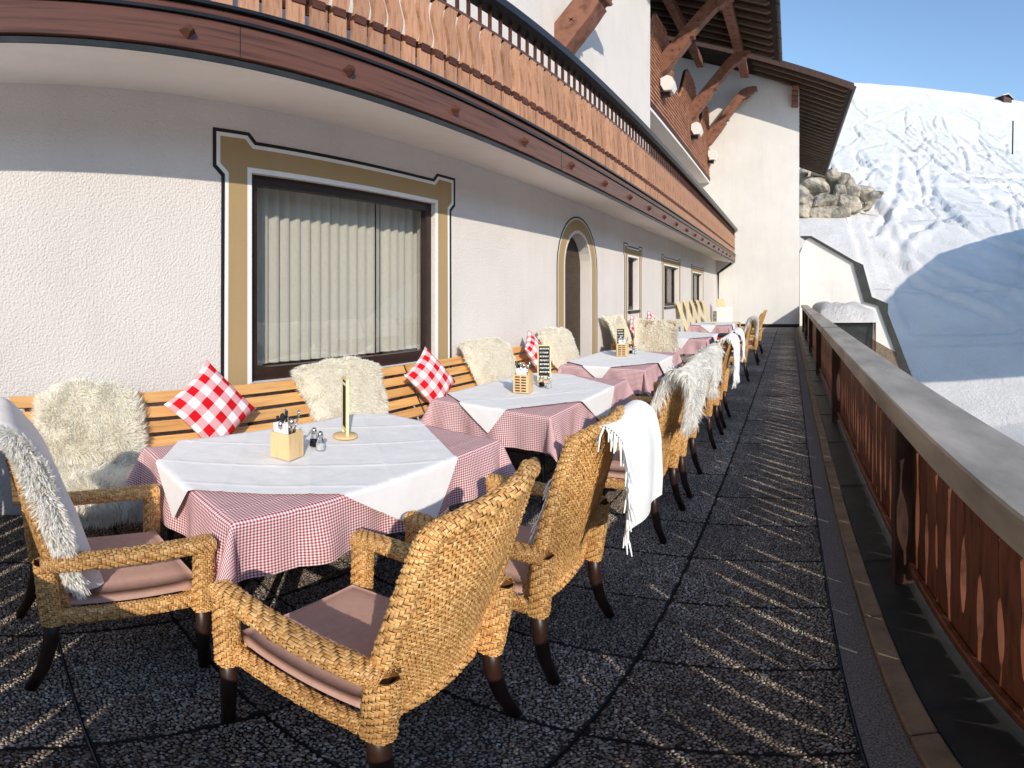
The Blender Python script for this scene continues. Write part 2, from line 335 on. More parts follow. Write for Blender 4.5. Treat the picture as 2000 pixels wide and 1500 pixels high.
# ================================================================== SETTING: snow slope and far ground
def vnoise(x, y, seed=0):
    xi = np.floor(x).astype(int); yi = np.floor(y).astype(int); xf = x-xi; yf = y-yi
    def h(a, b):
        n = (a*374761393+b*668265263+int(seed)*974711) & 0x7fffffff; n = ((n ^ (n >> 13))*1274126177) & 0x7fffffff; return ((n ^ (n >> 16)) & 0xffff)/65535.
    u = xf*xf*(3-2*xf); v_ = yf*yf*(3-2*yf)
    return (h(xi, yi)*(1-u)+h(xi+1, yi)*u)*(1-v_)+(h(xi, yi+1)*(1-u)+h(xi+1, yi+1)*u)*v_-.5
def fbm(x, y, o=4, seed=0):
    s = 0; a = 1
    for k in range(o): s = s+a*vnoise(x*2**k, y*2**k, seed+k); a *= .5
    return s
def sst(a, b, x): t = np.clip((x-a)/(b-a), 0, 1); return t*t*(3-2*t)
def slope_z(x, y):
    t = np.clip((y-21)/84., 0, None)
    ridge = 104+3*np.sin(x*.03)
    z = -4.6+53*np.where(t < 1, t*.82+.18*t*t, 1)
    z = np.where(y > ridge, z-.55*(y-ridge), z)
    z = z-6*np.exp(-((y-21)/9.)**2)*sst(14, 40, x)*.4
    z = z+.6*fbm(x*.05, y*.05, 3, 5)*sst(24, 45, y)
    # valley on the right and the rocky mountain across it
    z = z-sst(45, 160, x)*30*sst(140, 20, y)
    m_ = sst(170, 420, x)*sst(260, 60, y); z = z+m_*(125+40*fbm(x*.012, y*.012, 4, 9))
    return z
TR = []   # ski tracks across the slope: (list of (x, y), depth, width)
def curve(pts, n=60):
    P = np.array(pts, float); t = np.linspace(0, len(P)-1, n); i = np.clip(t.astype(int), 0, len(P)-2); f = (t-i)[:, None]
    p0 = P[np.clip(i-1, 0, None)]; p1 = P[i]; p2 = P[i+1]; p3 = P[np.clip(i+2, None, len(P)-1)]
    return .5*((2*p1)+(-p0+p2)*f+(2*p0-5*p1+4*p2-p3)*f*f+(-p0+3*p1-3*p2+p3)*f**3)
for pts, d_, w_ in [([(14,64),(11,52),(8.6,45),(9,40),(11.5,36),(15,33)], .55, .45), ([(12.5,44),(9.5,41.5),(8.4,38),(9.5,34),(12.5,31)], .6, .5),
                    ([(15.5,45),(16,41.5),(19,39.5),(24,38.8),(29,40)], .5, .45), ([(10,60),(14,56),(21,55),(28,57),(32,53),(29,48),(23,47)], .4, .4),
                    ([(6,74),(13,79),(21,90)], .5, .5), ([(5,57),(13,60),(22,59),(33,61)], .35, .4), ([(11.5,52),(13,49),(16,47.5)], .6, .5), ([(22,52),(21,49.5),(22,48.5)], .7, .6),
                    ([(26,37),(27,34),(30,31.5)], .5, .5), ([(5,66),(12,63),(20,66),(30,70)], .3, .4), ([(8,85),(16,82),(26,85),(40,80)], .25, .5), ([(7,52),(9,47),(7,42)], .4, .4)]:
    TR.append((curve(pts), d_, w_))
for k in range(60):
    x0 = rng.uniform(3, 45); y0 = rng.uniform(48, 98); pts = [(x0, y0)]; dx = rng.uniform(-2, 6)
    for q in range(4): pts.append((pts[-1][0]+dx+rng.uniform(-2.5, 2.5)*(1 if q % 2 else -1)*1.5, pts[-1][1]-rng.uniform(3, 7)))
    TR.append((curve(pts, 40), rng.uniform(.18, .42), rng.uniform(.16, .28)))
def axis(stops):
    out = []
    for (a, b, d) in stops: out.append(np.arange(a, b, d))
    return np.unique(np.concatenate(out+[[stops[-1][1]]]))
ax = axis([(-700, -100, 60), (-100, -10, 10), (-10, 0, 1.0), (0, 34, .26), (34, 60, .8), (60, 160, 6), (160, 900, 22)])
ay = axis([(-700, -60, 40), (-60, 10, 5), (10, 20, .7), (20, 62, .26), (62, 112, .5), (112, 200, 8), (200, 700, 50)])
X, Y = np.meshgrid(ax, ay, indexing='ij'); Z = slope_z(X, Y)
vis = (X > 0) & (X < 60) & (Y > 14) & (Y < 111)
for P, d_, w_ in TR:
    bb = (X > P[:, 0].min()-3) & (X < P[:, 0].max()+3) & (Y > P[:, 1].min()-3) & (Y < P[:, 1].max()+3)
    ii = np.nonzero(bb); xx = X[ii]; yy = Y[ii]; best = np.full(len(xx), 9.); side = np.zeros(len(xx))
    for a, b in zip(P[:-1], P[1:]):
        ab = b-a; t = np.clip(((xx-a[0])*ab[0]+(yy-a[1])*ab[1])/(ab@ab+1e-9), 0, 1); dx = xx-a[0]-t*ab[0]; dy = yy-a[1]-t*ab[1]; dd = np.hypot(dx, dy)
        s_ = np.sign(ab[0]*dy-ab[1]*dx); u = dd < best; best[u] = dd[u]; side[u] = s_[u]
    q = side*best/w_
    Z[ii] += (.36 if d_ > .45 else .75)*d_*(-np.exp(-q*q*1.6)+.75*np.exp(-(q-1.7)**2*1.5))
Z = np.where(vis, Z+.07*fbm(X*.42, Y*.42, 4, 21)*sst(14, 30, Y)+.07*fbm(X*1.5, Y*1.5, 2, 33), Z)
chop = np.clip(fbm(X*.09, Y*.09, 2, 71), 0, .3)*3.2; Z = np.where(vis, Z+chop*.12*fbm(X*1.3, Y*1.3, 3, 44), Z)
under = (X > -60) & (X < 1.5) & (Y > -14) & (Y < 40); Z = np.where(under, np.minimum(Z, -5.2), Z)
nz = npmesh('snow_slope', np.stack([X, Y, Z], -1).reshape(-1, 3), gridquads(len(ax), len(ay)), None, 'snow', True)
nz.materials.append(M['mountain']); mi = np.zeros((len(ax)-1, len(ay)-1), np.int32); mi[(ax[:-1] > 190), :] = 1; nz.polygons.foreach_set('material_index', mi.ravel())
tag(inst('snow_slope', nz), kind='structure')

# ================================================================== HOTEL BUILDING
XW = -3.4; XB = -2.56; YE = 23.3
hotel = empty('chalet_hotel', (XW, 9, 0)); hotel.location = (0, 0, 0)
tag(hotel, 'white plastered chalet hotel with long wooden balcony and deep overhanging roof', 'building')
def arch_loop(y0, y1, zt, z0=0, n=14):
    r_ = (y1-y0)/2; yc = (y0+y1)/2; zc = zt-r_*1.05
    return [(y0, z0)]+[(y0, zc)]+[(yc-r_*math.cos(pi*k/n), zc+(zt-zc)*math.sin(pi*k/n)) for k in range(1, n)]+[(y1, zc), (y1, z0)]
WIN = dict(y0=1.875, y1=4.02, z0=.90, z1=2.545)
def rect(y0, y1, z0, z1): return [(y0, z0), (y0, z1), (y1, z1), (y1, z0)]
openings = [rect(WIN['y0'], WIN['y1'], WIN['z0'], WIN['z1']), rect(10.22, 10.98, 1.22, 2.38), rect(13.35, 15.15, 1.22, 2.36), rect(17.4, 19.4, 1.22, 2.32)]
dl = arch_loop(7.12, 8.16, 2.59)
outer = [(-12, 0)]+[(7.12, 0)]+dl[1:-1]+[(8.16, 0), (YE, 0), (YE, 3.1), (-12, 3.1)]
loops = [[Vector((p[0], p[1], 0)) for p in L] for L in [outer]+openings]
tri = tessellate_polygon(loops); flat = [p for L in loops for p in L]
wall = MB().add([(XW, p.x, p.y) for p in flat], [tuple(t) for t in tri])
for L in openings+[dl]:
    n = len(L); cl = n if L is not dl else n-1
    wall.add([(XW, *p) for p in L]+[(XW-.26, *p) for p in L], [(i, (i+1) % n, (i+1) % n+n, i+n) for i in range(cl)])
wall.build('wall', 'stucco', hotel)
bk = MB()
for (a, b) in ((-12, 7.0), (8.3, YE)): bk.box(-5.2, -5.0, a, b, 0, 3.0)
bk.box(-5.2, XW-.05, -12, YE, 3.0, 3.09).box(-5.2, XW-.3, -12, YE, -.02, .0); bk.build('room_shell', 'dark', hotel)
# painted trims
def trim_rect(y0, y1, z0, z1, band, ear, name='window_trim', par=hotel, foot=True):
    e = ear
    def loop(o_):
        Y0, Y1, Z1 = y0-band, y1+band, z1+band; q = o_*.55
        L = [(Y0-o_, z0), (Y0-o_, Z1-e*2.4-.05-q), (Y0-e-o_, Z1-e*2.4+.02-q), (Y0-e-o_, Z1+e+o_), (Y0+e*2.0+q, Z1+e+o_), (Y0+e*2.9+q, Z1+o_)]
        L += [(Y0+Y1-p[0], p[1]) for p in L[::-1]]
        if foot: L = [(Y0-e*.6-o_, z0-.02), (Y0-e*.1-o_, z0+.06)]+L[1:-1]+[(Y1+e*.1+o_, z0+.06), (Y1+e*.6+o_, z0-.02)]
        return L
    inner = [(y1+.038, z0-.021), (y1+.038, z1+.038), (y0-.038, z1+.038), (y0-.038, z0-.021)]
    t = MB().prism(loop(0)+inner, 'x', XW-.01, XW+.004).build(name, 'ochre', par)
    MB().prism(loop(.062)+loop(.034)[::-1], 'x', XW-.01, XW+.0055).build('trim_outline', 'black', t)
    MB().prism(loop(.033)+loop(.001)[::-1], 'x', XW-.01, XW+.003).build('trim_edge', 'trimwhite', t)
    MB().prism([(y1+.0375, z0-.021), (y1+.0375, z1+.0375), (y0-.0375, z1+.0375), (y0-.0375, z0-.021), (y0+.002, z0-.021), (y0+.002, z1-.002), (y1-.002, z1-.002), (y1-.002, z0-.021)], 'x', XW-.01, XW+.003).build('trim_reveal', 'trimwhite', t)
    return t
trim_rect(WIN['y0'], WIN['y1'], .72, WIN['z1'], .195, .07)
trim_rect(10.22, 10.98, .3, 2.38, .17, .05); trim_rect(13.35, 15.15, .3, 2.36, .17, .05); trim_rect(17.4, 19.4, .3, 2.32, .17, .05)
ad = MB().prism(arch_loop(7.12-.24, 8.16+.24, 2.59+.22, .0)+arch_loop(7.12-.055, 8.16+.055, 2.59+.05, .0)[::-1], 'x', XW-.01, XW+.004).build('door_trim', 'ochre', hotel)
MB().prism(arch_loop(7.12-.30, 8.16+.30, 2.59+.28, .0)+arch_loop(7.12-.275, 8.16+.275, 2.59+.255, .0)[::-1], 'x', XW-.01, XW+.0055).build('trim_outline', 'black', ad)
dd = MB().prism(arch_loop(7.12, 8.16, 2.59, .0), 'x', XW-.27, XW-.2).build('door', 'doorbrown', hotel)
MB().box(XW-.2, XW-.16, 7.20, 7.23, 1.0, 1.2).build('door_handle', 'darkcap', dd)
# big window
def window(y0, y1, z0, z1, fw, slats, big=False):
    xo = XW-.20 if not big else XW-.13
    w = MB().box(xo, xo+.07, y0+.001, y0+fw, z0, z1).box(xo, xo+.07, y1-fw, y1-.001, z0, z1).box(xo, xo+.07, y0+fw, y1-fw, z1-fw, z1-.001).box(xo, xo+.07, y0+fw, y1-fw, z0, z0+fw*1.25).build('window', 'winbrown', hotel)
    if not big: MB().box(xo+.001, xo+.06, (y0+y1)/2-.05, (y0+y1)/2+.05, z0+fw, z1-fw).build('mullion', 'winbrown', w)
    MB().box(xo+.022, xo+.03, y0+fw-.005, y1-fw+.005, z0+fw*1.2, z1-fw+.005).build('pane', 'glass', w)
    MB().box(XW-.12, XW+.05, y0-.02, y1+.02, z0-.055, z0-.004, .006).build('sill', 'darkcap' if not big else 'winbrown', w)
    if slats:
        sm = MB()
        n = 6
        vs = []; 
        for k in range(n+1): u = k/n-.5; vs += [(.010*math.sin(u*pi*2.2), u*.118, -1), (.010*math.sin(u*pi*2.2), u*.118, 0)]
        sm.add(vs, [(2*k, 2*k+2, 2*k+3, 2*k+1) for k in range(n)]); me = sm.mesh('blind_slat', 'blind', True)
        for k in range(slats):
            yy = y0+fw+.06+(y1-y0-2*fw+.04)*k/(slats-1)
            gap = k in (13,)
            inst('blind_slat', me, w, (xo-.17+random.uniform(-.006, .006), yy, z1-.03), (0, 0, R(-14+random.uniform(-9, 9)) if not gap else R(30)), (1, 1, z1-z0-.13))
    return w
wb = window(WIN['y0'], WIN['y1'], WIN['z0'], WIN['z1'], .085, 19, True)
for (a, b, c_, d_) in ((10.22, 10.98, 1.22, 2.38), (13.35, 15.15, 1.22, 2.36), (17.4, 19.4, 1.22, 2.32)): window(a, b, c_, d_, .06, 0)
# soffit of the balcony and its white edge
MB().prism([(XW, 3.10), (XB-.05, 2.975), (XB-.002, 2.984), (XB-.002, 3.03), (-3.2, 3.16), (-5.0, 3.16), (-5.0, 3.101)], 'y', -12, YE-.05).build('soffit', 'soffit', hotel)
MB().box(-5.6, XB-.06, -12, YE-.05, 3.165, 3.27).build('balcony_floor', 'block', hotel)
before = set(bpy.data.meshes)
# balcony: fascia beam with mouldings, pegs, boards
bal = MB().box(XB-.05, XB+.03, -12, YE-.06, 3.115, 3.36, .004).build('balcony', 'fascia', hotel)
MB().box(XB-.05, XB+.012, -12, YE-.06, 3.060, 3.100).build('fascia_drip_edge', 'gutter', bal)
MB().box(XB-.05, XB-.01, -12, YE-.06, 3.101, 3.114).build('fascia_shadow_gap', 'black', bal)
MB().box(XB-.05, XB+.050, -12, YE-.06, 3.363, 3.385).build('moulding', 'darkcap', bal)
MB().box(XB-.05, XB+.040, -12, YE-.06, 3.386, 3.452, .01).build('moulding', 'fascia', bal)
MB().box(XB-.05, XB+.070, -12, YE-.06, 3.454, 3.482).build('moulding', 'darkcap', bal)
peg = MB().add([(0,-.05,0),(0,0,-.055),(0,.05,0),(0,0,.055),(.05,-.02,0),(.05,0,-.022),(.05,.02,0),(.05,0,.022)], [(0,1,5,4),(1,2,6,5),(2,3,7,6),(3,0,4,7),(4,5,6,7)]).mesh('peg', 'block')
for k in range(-3, 19): inst('peg', peg, bal, (XB+.0305, 1.0+1.115*k, 1.6+(3.235-1.6)*.948))
for y_ in (1.32, 5.2, 9.1, 13.0, 17.0): MB().box(XB+.0303, XB+.0318, y_, y_+.005, 3.12, 3.355).build('fascia_joint', 'black', bal)
def wavy(z0, z1, w, amp, ph, n=12, th=.026, lens=0):
    L = []; Rr = []
    for k in range(n+1):
        t = k/n; z = z0+(z1-z0)*t; c_ = amp*math.sin(2*pi*t+ph); e = lens*math.cos(2*pi*t)
        L.append((c_-w/2-e, z)); Rr.append((c_+w/2+e, z))
    return L+Rr[::-1]
low = MB().prism(wavy(3.47, 3.705, .124, .0, 0, 2), 'x', 0, .026).mesh('lower_board', 'board')
upps = [MB().prism(wavy(3.755, 4.31, .118, .026, .3), 'x', 0, .034).mesh('wavy_board', 'board') for s_ in (1, 1, 1)]
blk = MB().box(-.012, .036, -.050, .050, 3.690, 3.768).mesh('opening_block', 'block')  # dark block put where the boards have a shaded square opening
stub = MB().box(-.01, .022, .074, .092, 4.345, 4.60).mesh('stub', 'block')
far = {'lower_board': (MB(), 'board'), 'wavy_board': (MB(), 'board'), 'opening_block': (MB(), 'block'), 'stub': (MB(), 'block')}
PBB = .166
nb = int((YE-.2+12)/PBB)
for k in range(nb):
    y_ = -11.9+PBB*k
    if y_ < -1.5: continue
    for nm, me in (('lower_board', low), ('wavy_board', upps[k % 3]), ('opening_block', blk), ('stub', stub)):
        if y_ < 8.6: inst(nm, me, bal, (XB, y_+random.uniform(-.002, .002), 0), (random.uniform(-.002, .002), 0, 0))
        else: far[nm][0].add([(v.co.x+XB, v.co.y+y_+random.uniform(-.002, .002), v.co.z) for v in me.vertices], [tuple(p.vertices) for p in me.polygons])
for nm, (mb_, mt) in far.items(): tag(mb_.build('far_'+nm+'s', mt, bal), kind='stuff')
MB().box(XB-.03, XB-.014, -12, YE-.06, 3.64, 3.80).build('back_rail', 'block', bal)
MB().box(XB-.03, XB+.035, -12, YE-.06, 4.312, 4.345).build('upper_rail', 'fascia', bal)
MB().prism([(XB-.04, 4.60), (XB+.09, 4.60), (XB+.14, 4.64), (XB+.14, 4.74), (XB+.08, 4.82), (XB-.04, 4.82)], 'y', -12, YE-.06).build('cap_rail', 'darkcap', bal)
for me in set(bpy.data.meshes)-before:      # the balcony front stands 2.56 m out and is a little lower than first laid out
    if me.name.startswith('peg'): continue
    for v in me.vertices: v.co.z = 1.6+(v.co.z-1.6)*.948
# upper storey
YC = 11.96
MB().box(-6, XW-.0, -12, YC, 3.28, 12.9).build('upper_wall', 'stucco', hotel)
MB().box(-6, -5.0, YC, YE, 3.28, 7.0).build('recessed_wall', 'stucco', hotel)
XS = -3.76
bay = MB().box(-6, XS, YC+.002, YE, 7.08, 8.0).build('bay_base', 'fascia', hotel)
MB().box(-6, XS+.04, YC+.002, YE, 6.90, 7.08).build('bay_trim', 'block', hotel)
MB().box(-5.99, XS+.02, YC+.004, YE, 6.80, 6.90).build('bay_soffit', 'soffit', hotel)
# shingled parapet with a scalloped top edge: every shingle its own little board, joined
br_y = [14.45, 18.95, 22.75]
def top_edge(y):
    d = min(abs(y-b) for b in [9.95]+br_y+[27]); return 8.75+1.75*math.exp(-(d/1.5)**4)+.05*math.sin(d*4)
MB().prism([(YC+.01, 7.9)]+[(YC+.01+(YE-YC-.02)*k/60, top_edge(YC+(YE-YC)*k/60)) for k in range(61)]+[(YE-.01, 7.9)], 'x', XS-.12, XS-.02).build('parapet', 'block', hotel)
sh = MB(); z = 7.10; j = 0
while z < 10.6:
    y = YC+.03+(.07 if j % 2 else 0)
    while y < YE-.1:
        w = random.uniform(.11, .15)
        if z+.13 < top_edge(y+w/2): o_ = random.uniform(0, .012); sh.add([(XS-.015, y, z+.17), (XS-.015, y+w-.012, z+.17), (XS+.028+o_, y+w-.012, z), (XS+.028+o_, y, z), (XS-.02, y, z), (XS-.02, y+w-.012, z)], [(0,1,2,3),(3,2,5,4),(0,3,4),(1,5,2)])
        y += w
    z += .135; j += 1
tag(sh.build('shingle_cladding', 'shingle', hotel), kind='stuff')
MB().box(-6.6, -6.4, YC, YE, 7, 13.5).build('loggia_wall', 'rafter', hotel)
# diagonal brackets with carved ends
def bracket(y, x0, z0, x1, z1, w=.30, parent=hotel):
    dx, dz = x1-x0, z1-z0; L = math.hypot(dx, dz); ux, uz = dx/L, dz/L; nx, nz = uz, -ux
    def P(s, t): return (x0+ux*s+nx*t, z0+uz*s+nz*t)
    prof = [P(-.25, -.22), P(L*.93, -.22), P(L*.97, -.19)]+[(x1+.05, z1+.16), (x1+.45, z1+.20), (x1+.47, z1+.02), (x1+.34, z1+.0), (x1+.33, z1-.1), (x1+.18, z1-.12), (x1+.15, z1-.22)]
    prof += [P(L*.88, .21), P(L*.86, .15)]
    for k in range(4): prof += [P(L*(.5-.035*k), .21 if k % 2 else .15), P(L*(.482-.035*k), .21 if k % 2 else .15)]
    prof += [P(L*.25, .24), P(.0, .24), P(-.25, .16)]
    b_ = MB().prism(prof, 'y', y-w/2, y+w/2).build('bracket_beam', 'beam', parent)
    for s_ in (.2, .62):
        c_ = P(L*s_, 0)
        for a_ in (.8, -.8):
            MB().add([(c_[0]+.07*math.cos(a_+q)*m_, y-w/2-.004, c_[1]+.07*math.sin(a_+q)*m_) for q, m_ in ((0, 1), (1.5, .18), (pi, 1), (pi+1.5, .18))], [(0,1,2,3)]).build('carved_mark', 'black', b_)
    return b_
for y_ in br_y: bracket(y_, XS, 8.75, -1.95, 11.25)
bracket(6.9, XW, 5.7, -2.0, 7.55, .32)
lan = MB().add([], [])
hexp = [(-.20, .18), (-.20, -.05), (-.1, -.24), (.12, -.24), (.2, -.05), (.14, .2), (0, .28)]
for y_ in (14.3, 18.85, 22.75):
    l_ = MB().prism([(XS+.26+p[0], 8.02+p[1]) for p in hexp], 'y', y_-.2, y_+.2).build('lantern', 'lantern', hotel)
    MB().box(XS+.03, XS+.30, y_-.06, y_+.06, 7.63, 7.778).build('lantern_base', 'darkcap', l_)
# main roof over the facade
def zroof(x): return 11.55+(-.45-x)*.36
MB().prism([(-.45, zroof(-.45)+.02), (-.45, zroof(-.45)+.22), (-7, zroof(-7)+.22), (-7, zroof(-7)+.02)], 'y', -12, 20.2).build('roof', 'roofboard', hotel)
rf = hotel
for k in range(40):
    y_ = -2+.62*k
    if y_ > 20: break
    o = MB().prism([(-.62, zroof(-.62)-.02), (-.62, zroof(-.62)+.018), (-5, zroof(-5)+.018), (-5, zroof(-5)-.15), (-.75, zroof(-.75)-.15)], 'y', y_, y_+.13).build('rafter', 'rafter', hotel)
MB().tube([(-.37, -12, 11.58), (-.37, 20.25, 11.58)], .075, 8).build('roof_gutter', 'coping', hotel)
for k in range(12): MB().box(-.455, -.30, 5+1.3*k, 5.06+1.3*k, 11.5, 11.66).build('gutter_bracket', 'coping', hotel)
MB().box(-2.15, -1.8, 8, 22, 11.62, 11.95).build('purlin', 'beam', hotel)
MB().box(-4.1, -3.8, 8, 22, 12.3, 12.65).build('purlin', 'beam', hotel)
# wing with the big end wall
XR = .425
def zw(x): return 10.82+(2.65-x)*.36
MB().prism([(-6, 0), (XR, 0), (XR, zw(XR)-.02), (-6, zw(-6)-.02)], 'y', YE, 38).build('wing_wall', 'wing', hotel)
MB().box(-3.3, XR-.0, YE-.012, YE-.002, .0, .16).build('skirting', 'black', hotel)
MB().prism([(2.65, zw(2.65)), (2.65, zw(2.65)+.2), (-8, zw(-8)+.2), (-8, zw(-8))], 'y', 21.3, 39).build('wing_roof', 'roofboard', hotel)
MB().prism([(2.71, zw(2.71)-.10), (2.71, zw(2.71)+.24), (-8, zw(-8)+.24), (-8, zw(-8)-.10)], 'y', 21.22, 21.298).build('verge_board', 'postwood', hotel)
for k in range(28):
    y_ = 21.6+.62*k
    MB().prism([(2.5, zw(2.5)-.03), (2.5, zw(2.5)-.002), (-1.6, zw(-1.6)-.002), (-1.6, zw(-1.6)-.16), (2.35, zw(2.35)-.16)], 'y', y_, y_+.13).build('rafter', 'rafter', hotel)
MB().tube([(2.74, 21.3, zw(2.65)+.05), (2.74, 39, zw(2.65)+.05)], .08, 8).build('roof_gutter', 'coping', hotel)
for k, (w_, h_) in enumerate(((.55, .17), (.42, .17), (.3, .2), (.2, .2))): MB().box(XR-.35, XR-.05, YE-.1-w_*1.5, YE-.001, 11.2-.2*k-h_+.15, 11.2-.2*k+.13).build('corbel', 'beam', hotel)
# downpipe at the end of the balcony
MB().tube([(XB-.12, YE-.3, 3.04), (XB-.16, YE-.3, 2.93), (XB-.55, YE-.25, 2.66), (XW+.09, YE-.2, 2.52), (XW+.09, YE-.2, 0.1)], .05, 8).build('downpipe', 'darkcap', hotel, True)

# ================================================================== RAILING
rail = empty('terrace_railing', (.6, 6, 0)); rail.location = (0, 0, 0)
tag(rail, 'dark red wooden terrace railing with wide grey metal handrail', 'railing')
HP = [(.509, .938), (.509, 1.043), (.516, 1.052), (.786, 1.050), (.794, 1.042), (.794, .938), (.784, .938), (.784, .95), (.52, .95), (.52, .938)]
HJ = [(.503, .935), (.503, 1.049), (.512, 1.058), (.79, 1.056), (.80, 1.048), (.80, .935), (.796, .935), (.796, 1.046), (.788, 1.053), (.514, 1.055), (.507, 1.046), (.507, .935)]
cuts = [-.80, 8.0, 12.3, 16.6, 20.9, YE-.02]
for a_, b_ in zip(cuts[:-1], cuts[1:]):
    MB().prism(HP, 'y', a_, b_-.004).build('handrail', 'metalcap', rail)
    if b_ < 22: MB().prism(HJ, 'y', b_-.03, b_+.03).build('handrail_joint', 'coping', rail)
# the return of the railing across the terrace end, just behind the photographer
MB().prism([(-(p[0]+.006), p[1]) for p in HP], 'x', -3.39, .508).build('handrail', 'metalcap', rail)
PB = .160
def baluster(seed):
    r_ = random.Random(seed); L_ = []; R_ = []; c1 = r_.uniform(.60, .66); k_ = r_.uniform(.8, 1.15)
    for q in range(29):
        z = .062+(.93-.062)*q/28
        if z < .085: g_ = .022
        elif z < .27: g_ = .003+.006*k_
        elif z < c1: g_ = .007+.021*k_*max(0, math.sin(pi*(z-.27)/(c1-.27)))**.9
        else: g_ = .006+(.013*max(0, math.sin(pi*(z-.79)/.12)) if .79 < z < .91 else 0)
        sw = .010*math.sin(7.5*z+seed)
        L_.append((-PB/2+g_+sw, z)); R_.append((PB/2-g_+sw, z))
    return MB().prism(L_+R_[::-1], 'x', 0, .022).mesh('baluster', 'railboard')
bb_ = [baluster(q*2.1) for q in range(3)]
fb = MB()
for k in range(int((YE+.6)/PB)):
    y_ = -.5+PB*k; me = bb_[(k*5+k//3) % 3]; dy = random.uniform(-.006, .006)
    if y_ < 9.5: inst('baluster', me, rail, (.592, y_+dy, 0), (random.uniform(-.008, .008), 0, 0))
    else: fb.add([(v.co.x+.592, v.co.y+y_+dy, v.co.z) for v in me.vertices], [tuple(p.vertices) for p in me.polygons])
tag(fb.build('far_balusters', 'railboard', rail), kind='stuff')
for k in range(24): inst('baluster', bb_[k % 3], rail, (.42-PB*k+random.uniform(-.006, .006), -.598, 0), (0, 0, -pi/2))
MB().box(.560, .590, -.58, YE-.02, .115, .165, .006).build('bottom_rail', 'railboard', rail)
MB().box(.560, .590, -.58, YE-.02, .905, .935).build('under_rail', 'postwood', rail)
MB().box(-3.39, .558, -.595, -.565, .115, .165, .006).build('bottom_rail', 'railboard', rail)
MB().box(-3.39, .558, -.595, -.565, .905, .935).build('under_rail', 'postwood', rail)
for y_ in (-.62, 2.36, 6.0, 9.65, 13.3, 16.95, 20.6): MB().box(.500, .5995, y_, y_+.10, .02, .937, .006).build('post', 'postwood', rail)

# ================================================================== furniture builders
def unit(a): return a/np.maximum(np.linalg.norm(a, axis=-1, keepdims=True), 1e-9)
def weave(Pf, lu, lv, cell=.0088, amp=.0040, wrap=False):
    """domino-woven strands over the surface Pf(u,v) -> (...,3); lu, lv its size in metres"""
    nu = max(4, int(round(lu/cell))); nv = max(2, int(round(lv/cell)))
    if wrap: nu = max(4, (nu+2)//4*4)
    I, J = np.meshgrid(np.arange(-2, nu), np.arange(-2, nv), indexing='ij'); I = I.ravel(); J = J.ravel(); mm = (I-J) % 4
    Vs = []; Qs = []; nbase = 0
    for orient in (0, 1):
        sel = mm == (0 if orient == 0 else 3); i = I[sel]; j = J[sel]
        if wrap: k_ = i >= 0; i, j = i[k_], j[k_]
        A, B = np.meshgrid(np.linspace(.02, .98, 5), np.linspace(.05, .95, 3), indexing='ij')
        hgt = amp*(1-(2*A-1)**4*1.25)*(1-.75*(2*B-1)**2)
        a, b = A.ravel(), B.ravel()
        if orient == 0: uu = i[:, None]+2*a; vv = j[:, None]+b
        else: uu = i[:, None]+b; vv = j[:, None]+2*a
        if not wrap: k_ = (i+(2 if orient == 0 else 1) > 0); uu = uu[k_]; vv = vv[k_]; uu = np.clip(uu, 0, nu)
        vv = np.clip(vv, 0, nv)
        k_ = (vv.max(1)-vv.min(1) > .3) & (uu.max(1)-uu.min(1) > .3); uu, vv = uu[k_], vv[k_]; jit = .16*(rng.random((2, len(uu), 1))-.5); sk = .22*(rng.random((len(uu), 1))-.5)*(A.ravel()-.5)[None]; uu, vv = (uu+jit[0]+(sk if orient else 0))/nu, (vv+jit[1]+(0 if orient else sk))/nv; vv = np.clip(vv, 0, 1)
        P = Pf(uu, vv); e = 1e-3
        N = unit(np.cross(Pf(uu+e, vv)-Pf(uu-e, vv), Pf(uu, vv+e)-Pf(uu, vv-e)))
        P = P+N*(hgt.ravel()[None, :]*(.55+.8*rng.random((len(P), 1)))+.0016*(rng.random((len(P), 1))-.5))[..., None]
        n = len(P); Vs.append(P.reshape(-1, 3))
        q = gridquads(5, 3); Qs.append((q[None]+(np.arange(n)*15)[:, None, None]+nbase).reshape(-1, 4)); nbase += n*15
    return np.concatenate(Vs), np.concatenate(Qs)
def path_frame(pts):
    P = np.array(pts, float)
    def f(v):
        v = np.clip(v, 0, 1)*(len(P)-1); i = np.clip(np.floor(v).astype(int), 0, len(P)-2); t = (v-i)[..., None]
        p0 = P[np.clip(i-1, 0, None)]; p1 = P[i]; p2 = P[i+1]; p3 = P[np.clip(i+2, None, len(P)-1)]
        return .5*((2*p1)+(-p0+p2)*t+(2*p0-5*p1+4*p2-p3)*t*t+(-p0+3*p1-3*p2+p3)*t**3)
    L = sum(np.linalg.norm(b-a) for a, b in zip(P[:-1], P[1:])); return f, L
def tubefn(pts, rw, rh, up=(0, 0, 1), ex=3.2):
    f, L = path_frame(pts); up = np.array(up, float)
    def Pf(u, v):
        c = f(v); d = unit(f(np.clip(v+.01, 0, 1))-f(np.clip(v-.01, 0, 1)))
        a = unit(np.cross(d, np.broadcast_to(up, d.shape))); b = np.cross(a, d)
        t = -2*pi*u; cs, sn = np.cos(t), np.sin(t); r = (abs(cs)**ex+abs(sn)**ex)**(-1/ex)
        return c+a*(rw*r*cs)[..., None]+b*(rh*r*sn)[..., None]
    return Pf, 2*pi*(rw+rh)/2*1.1, L
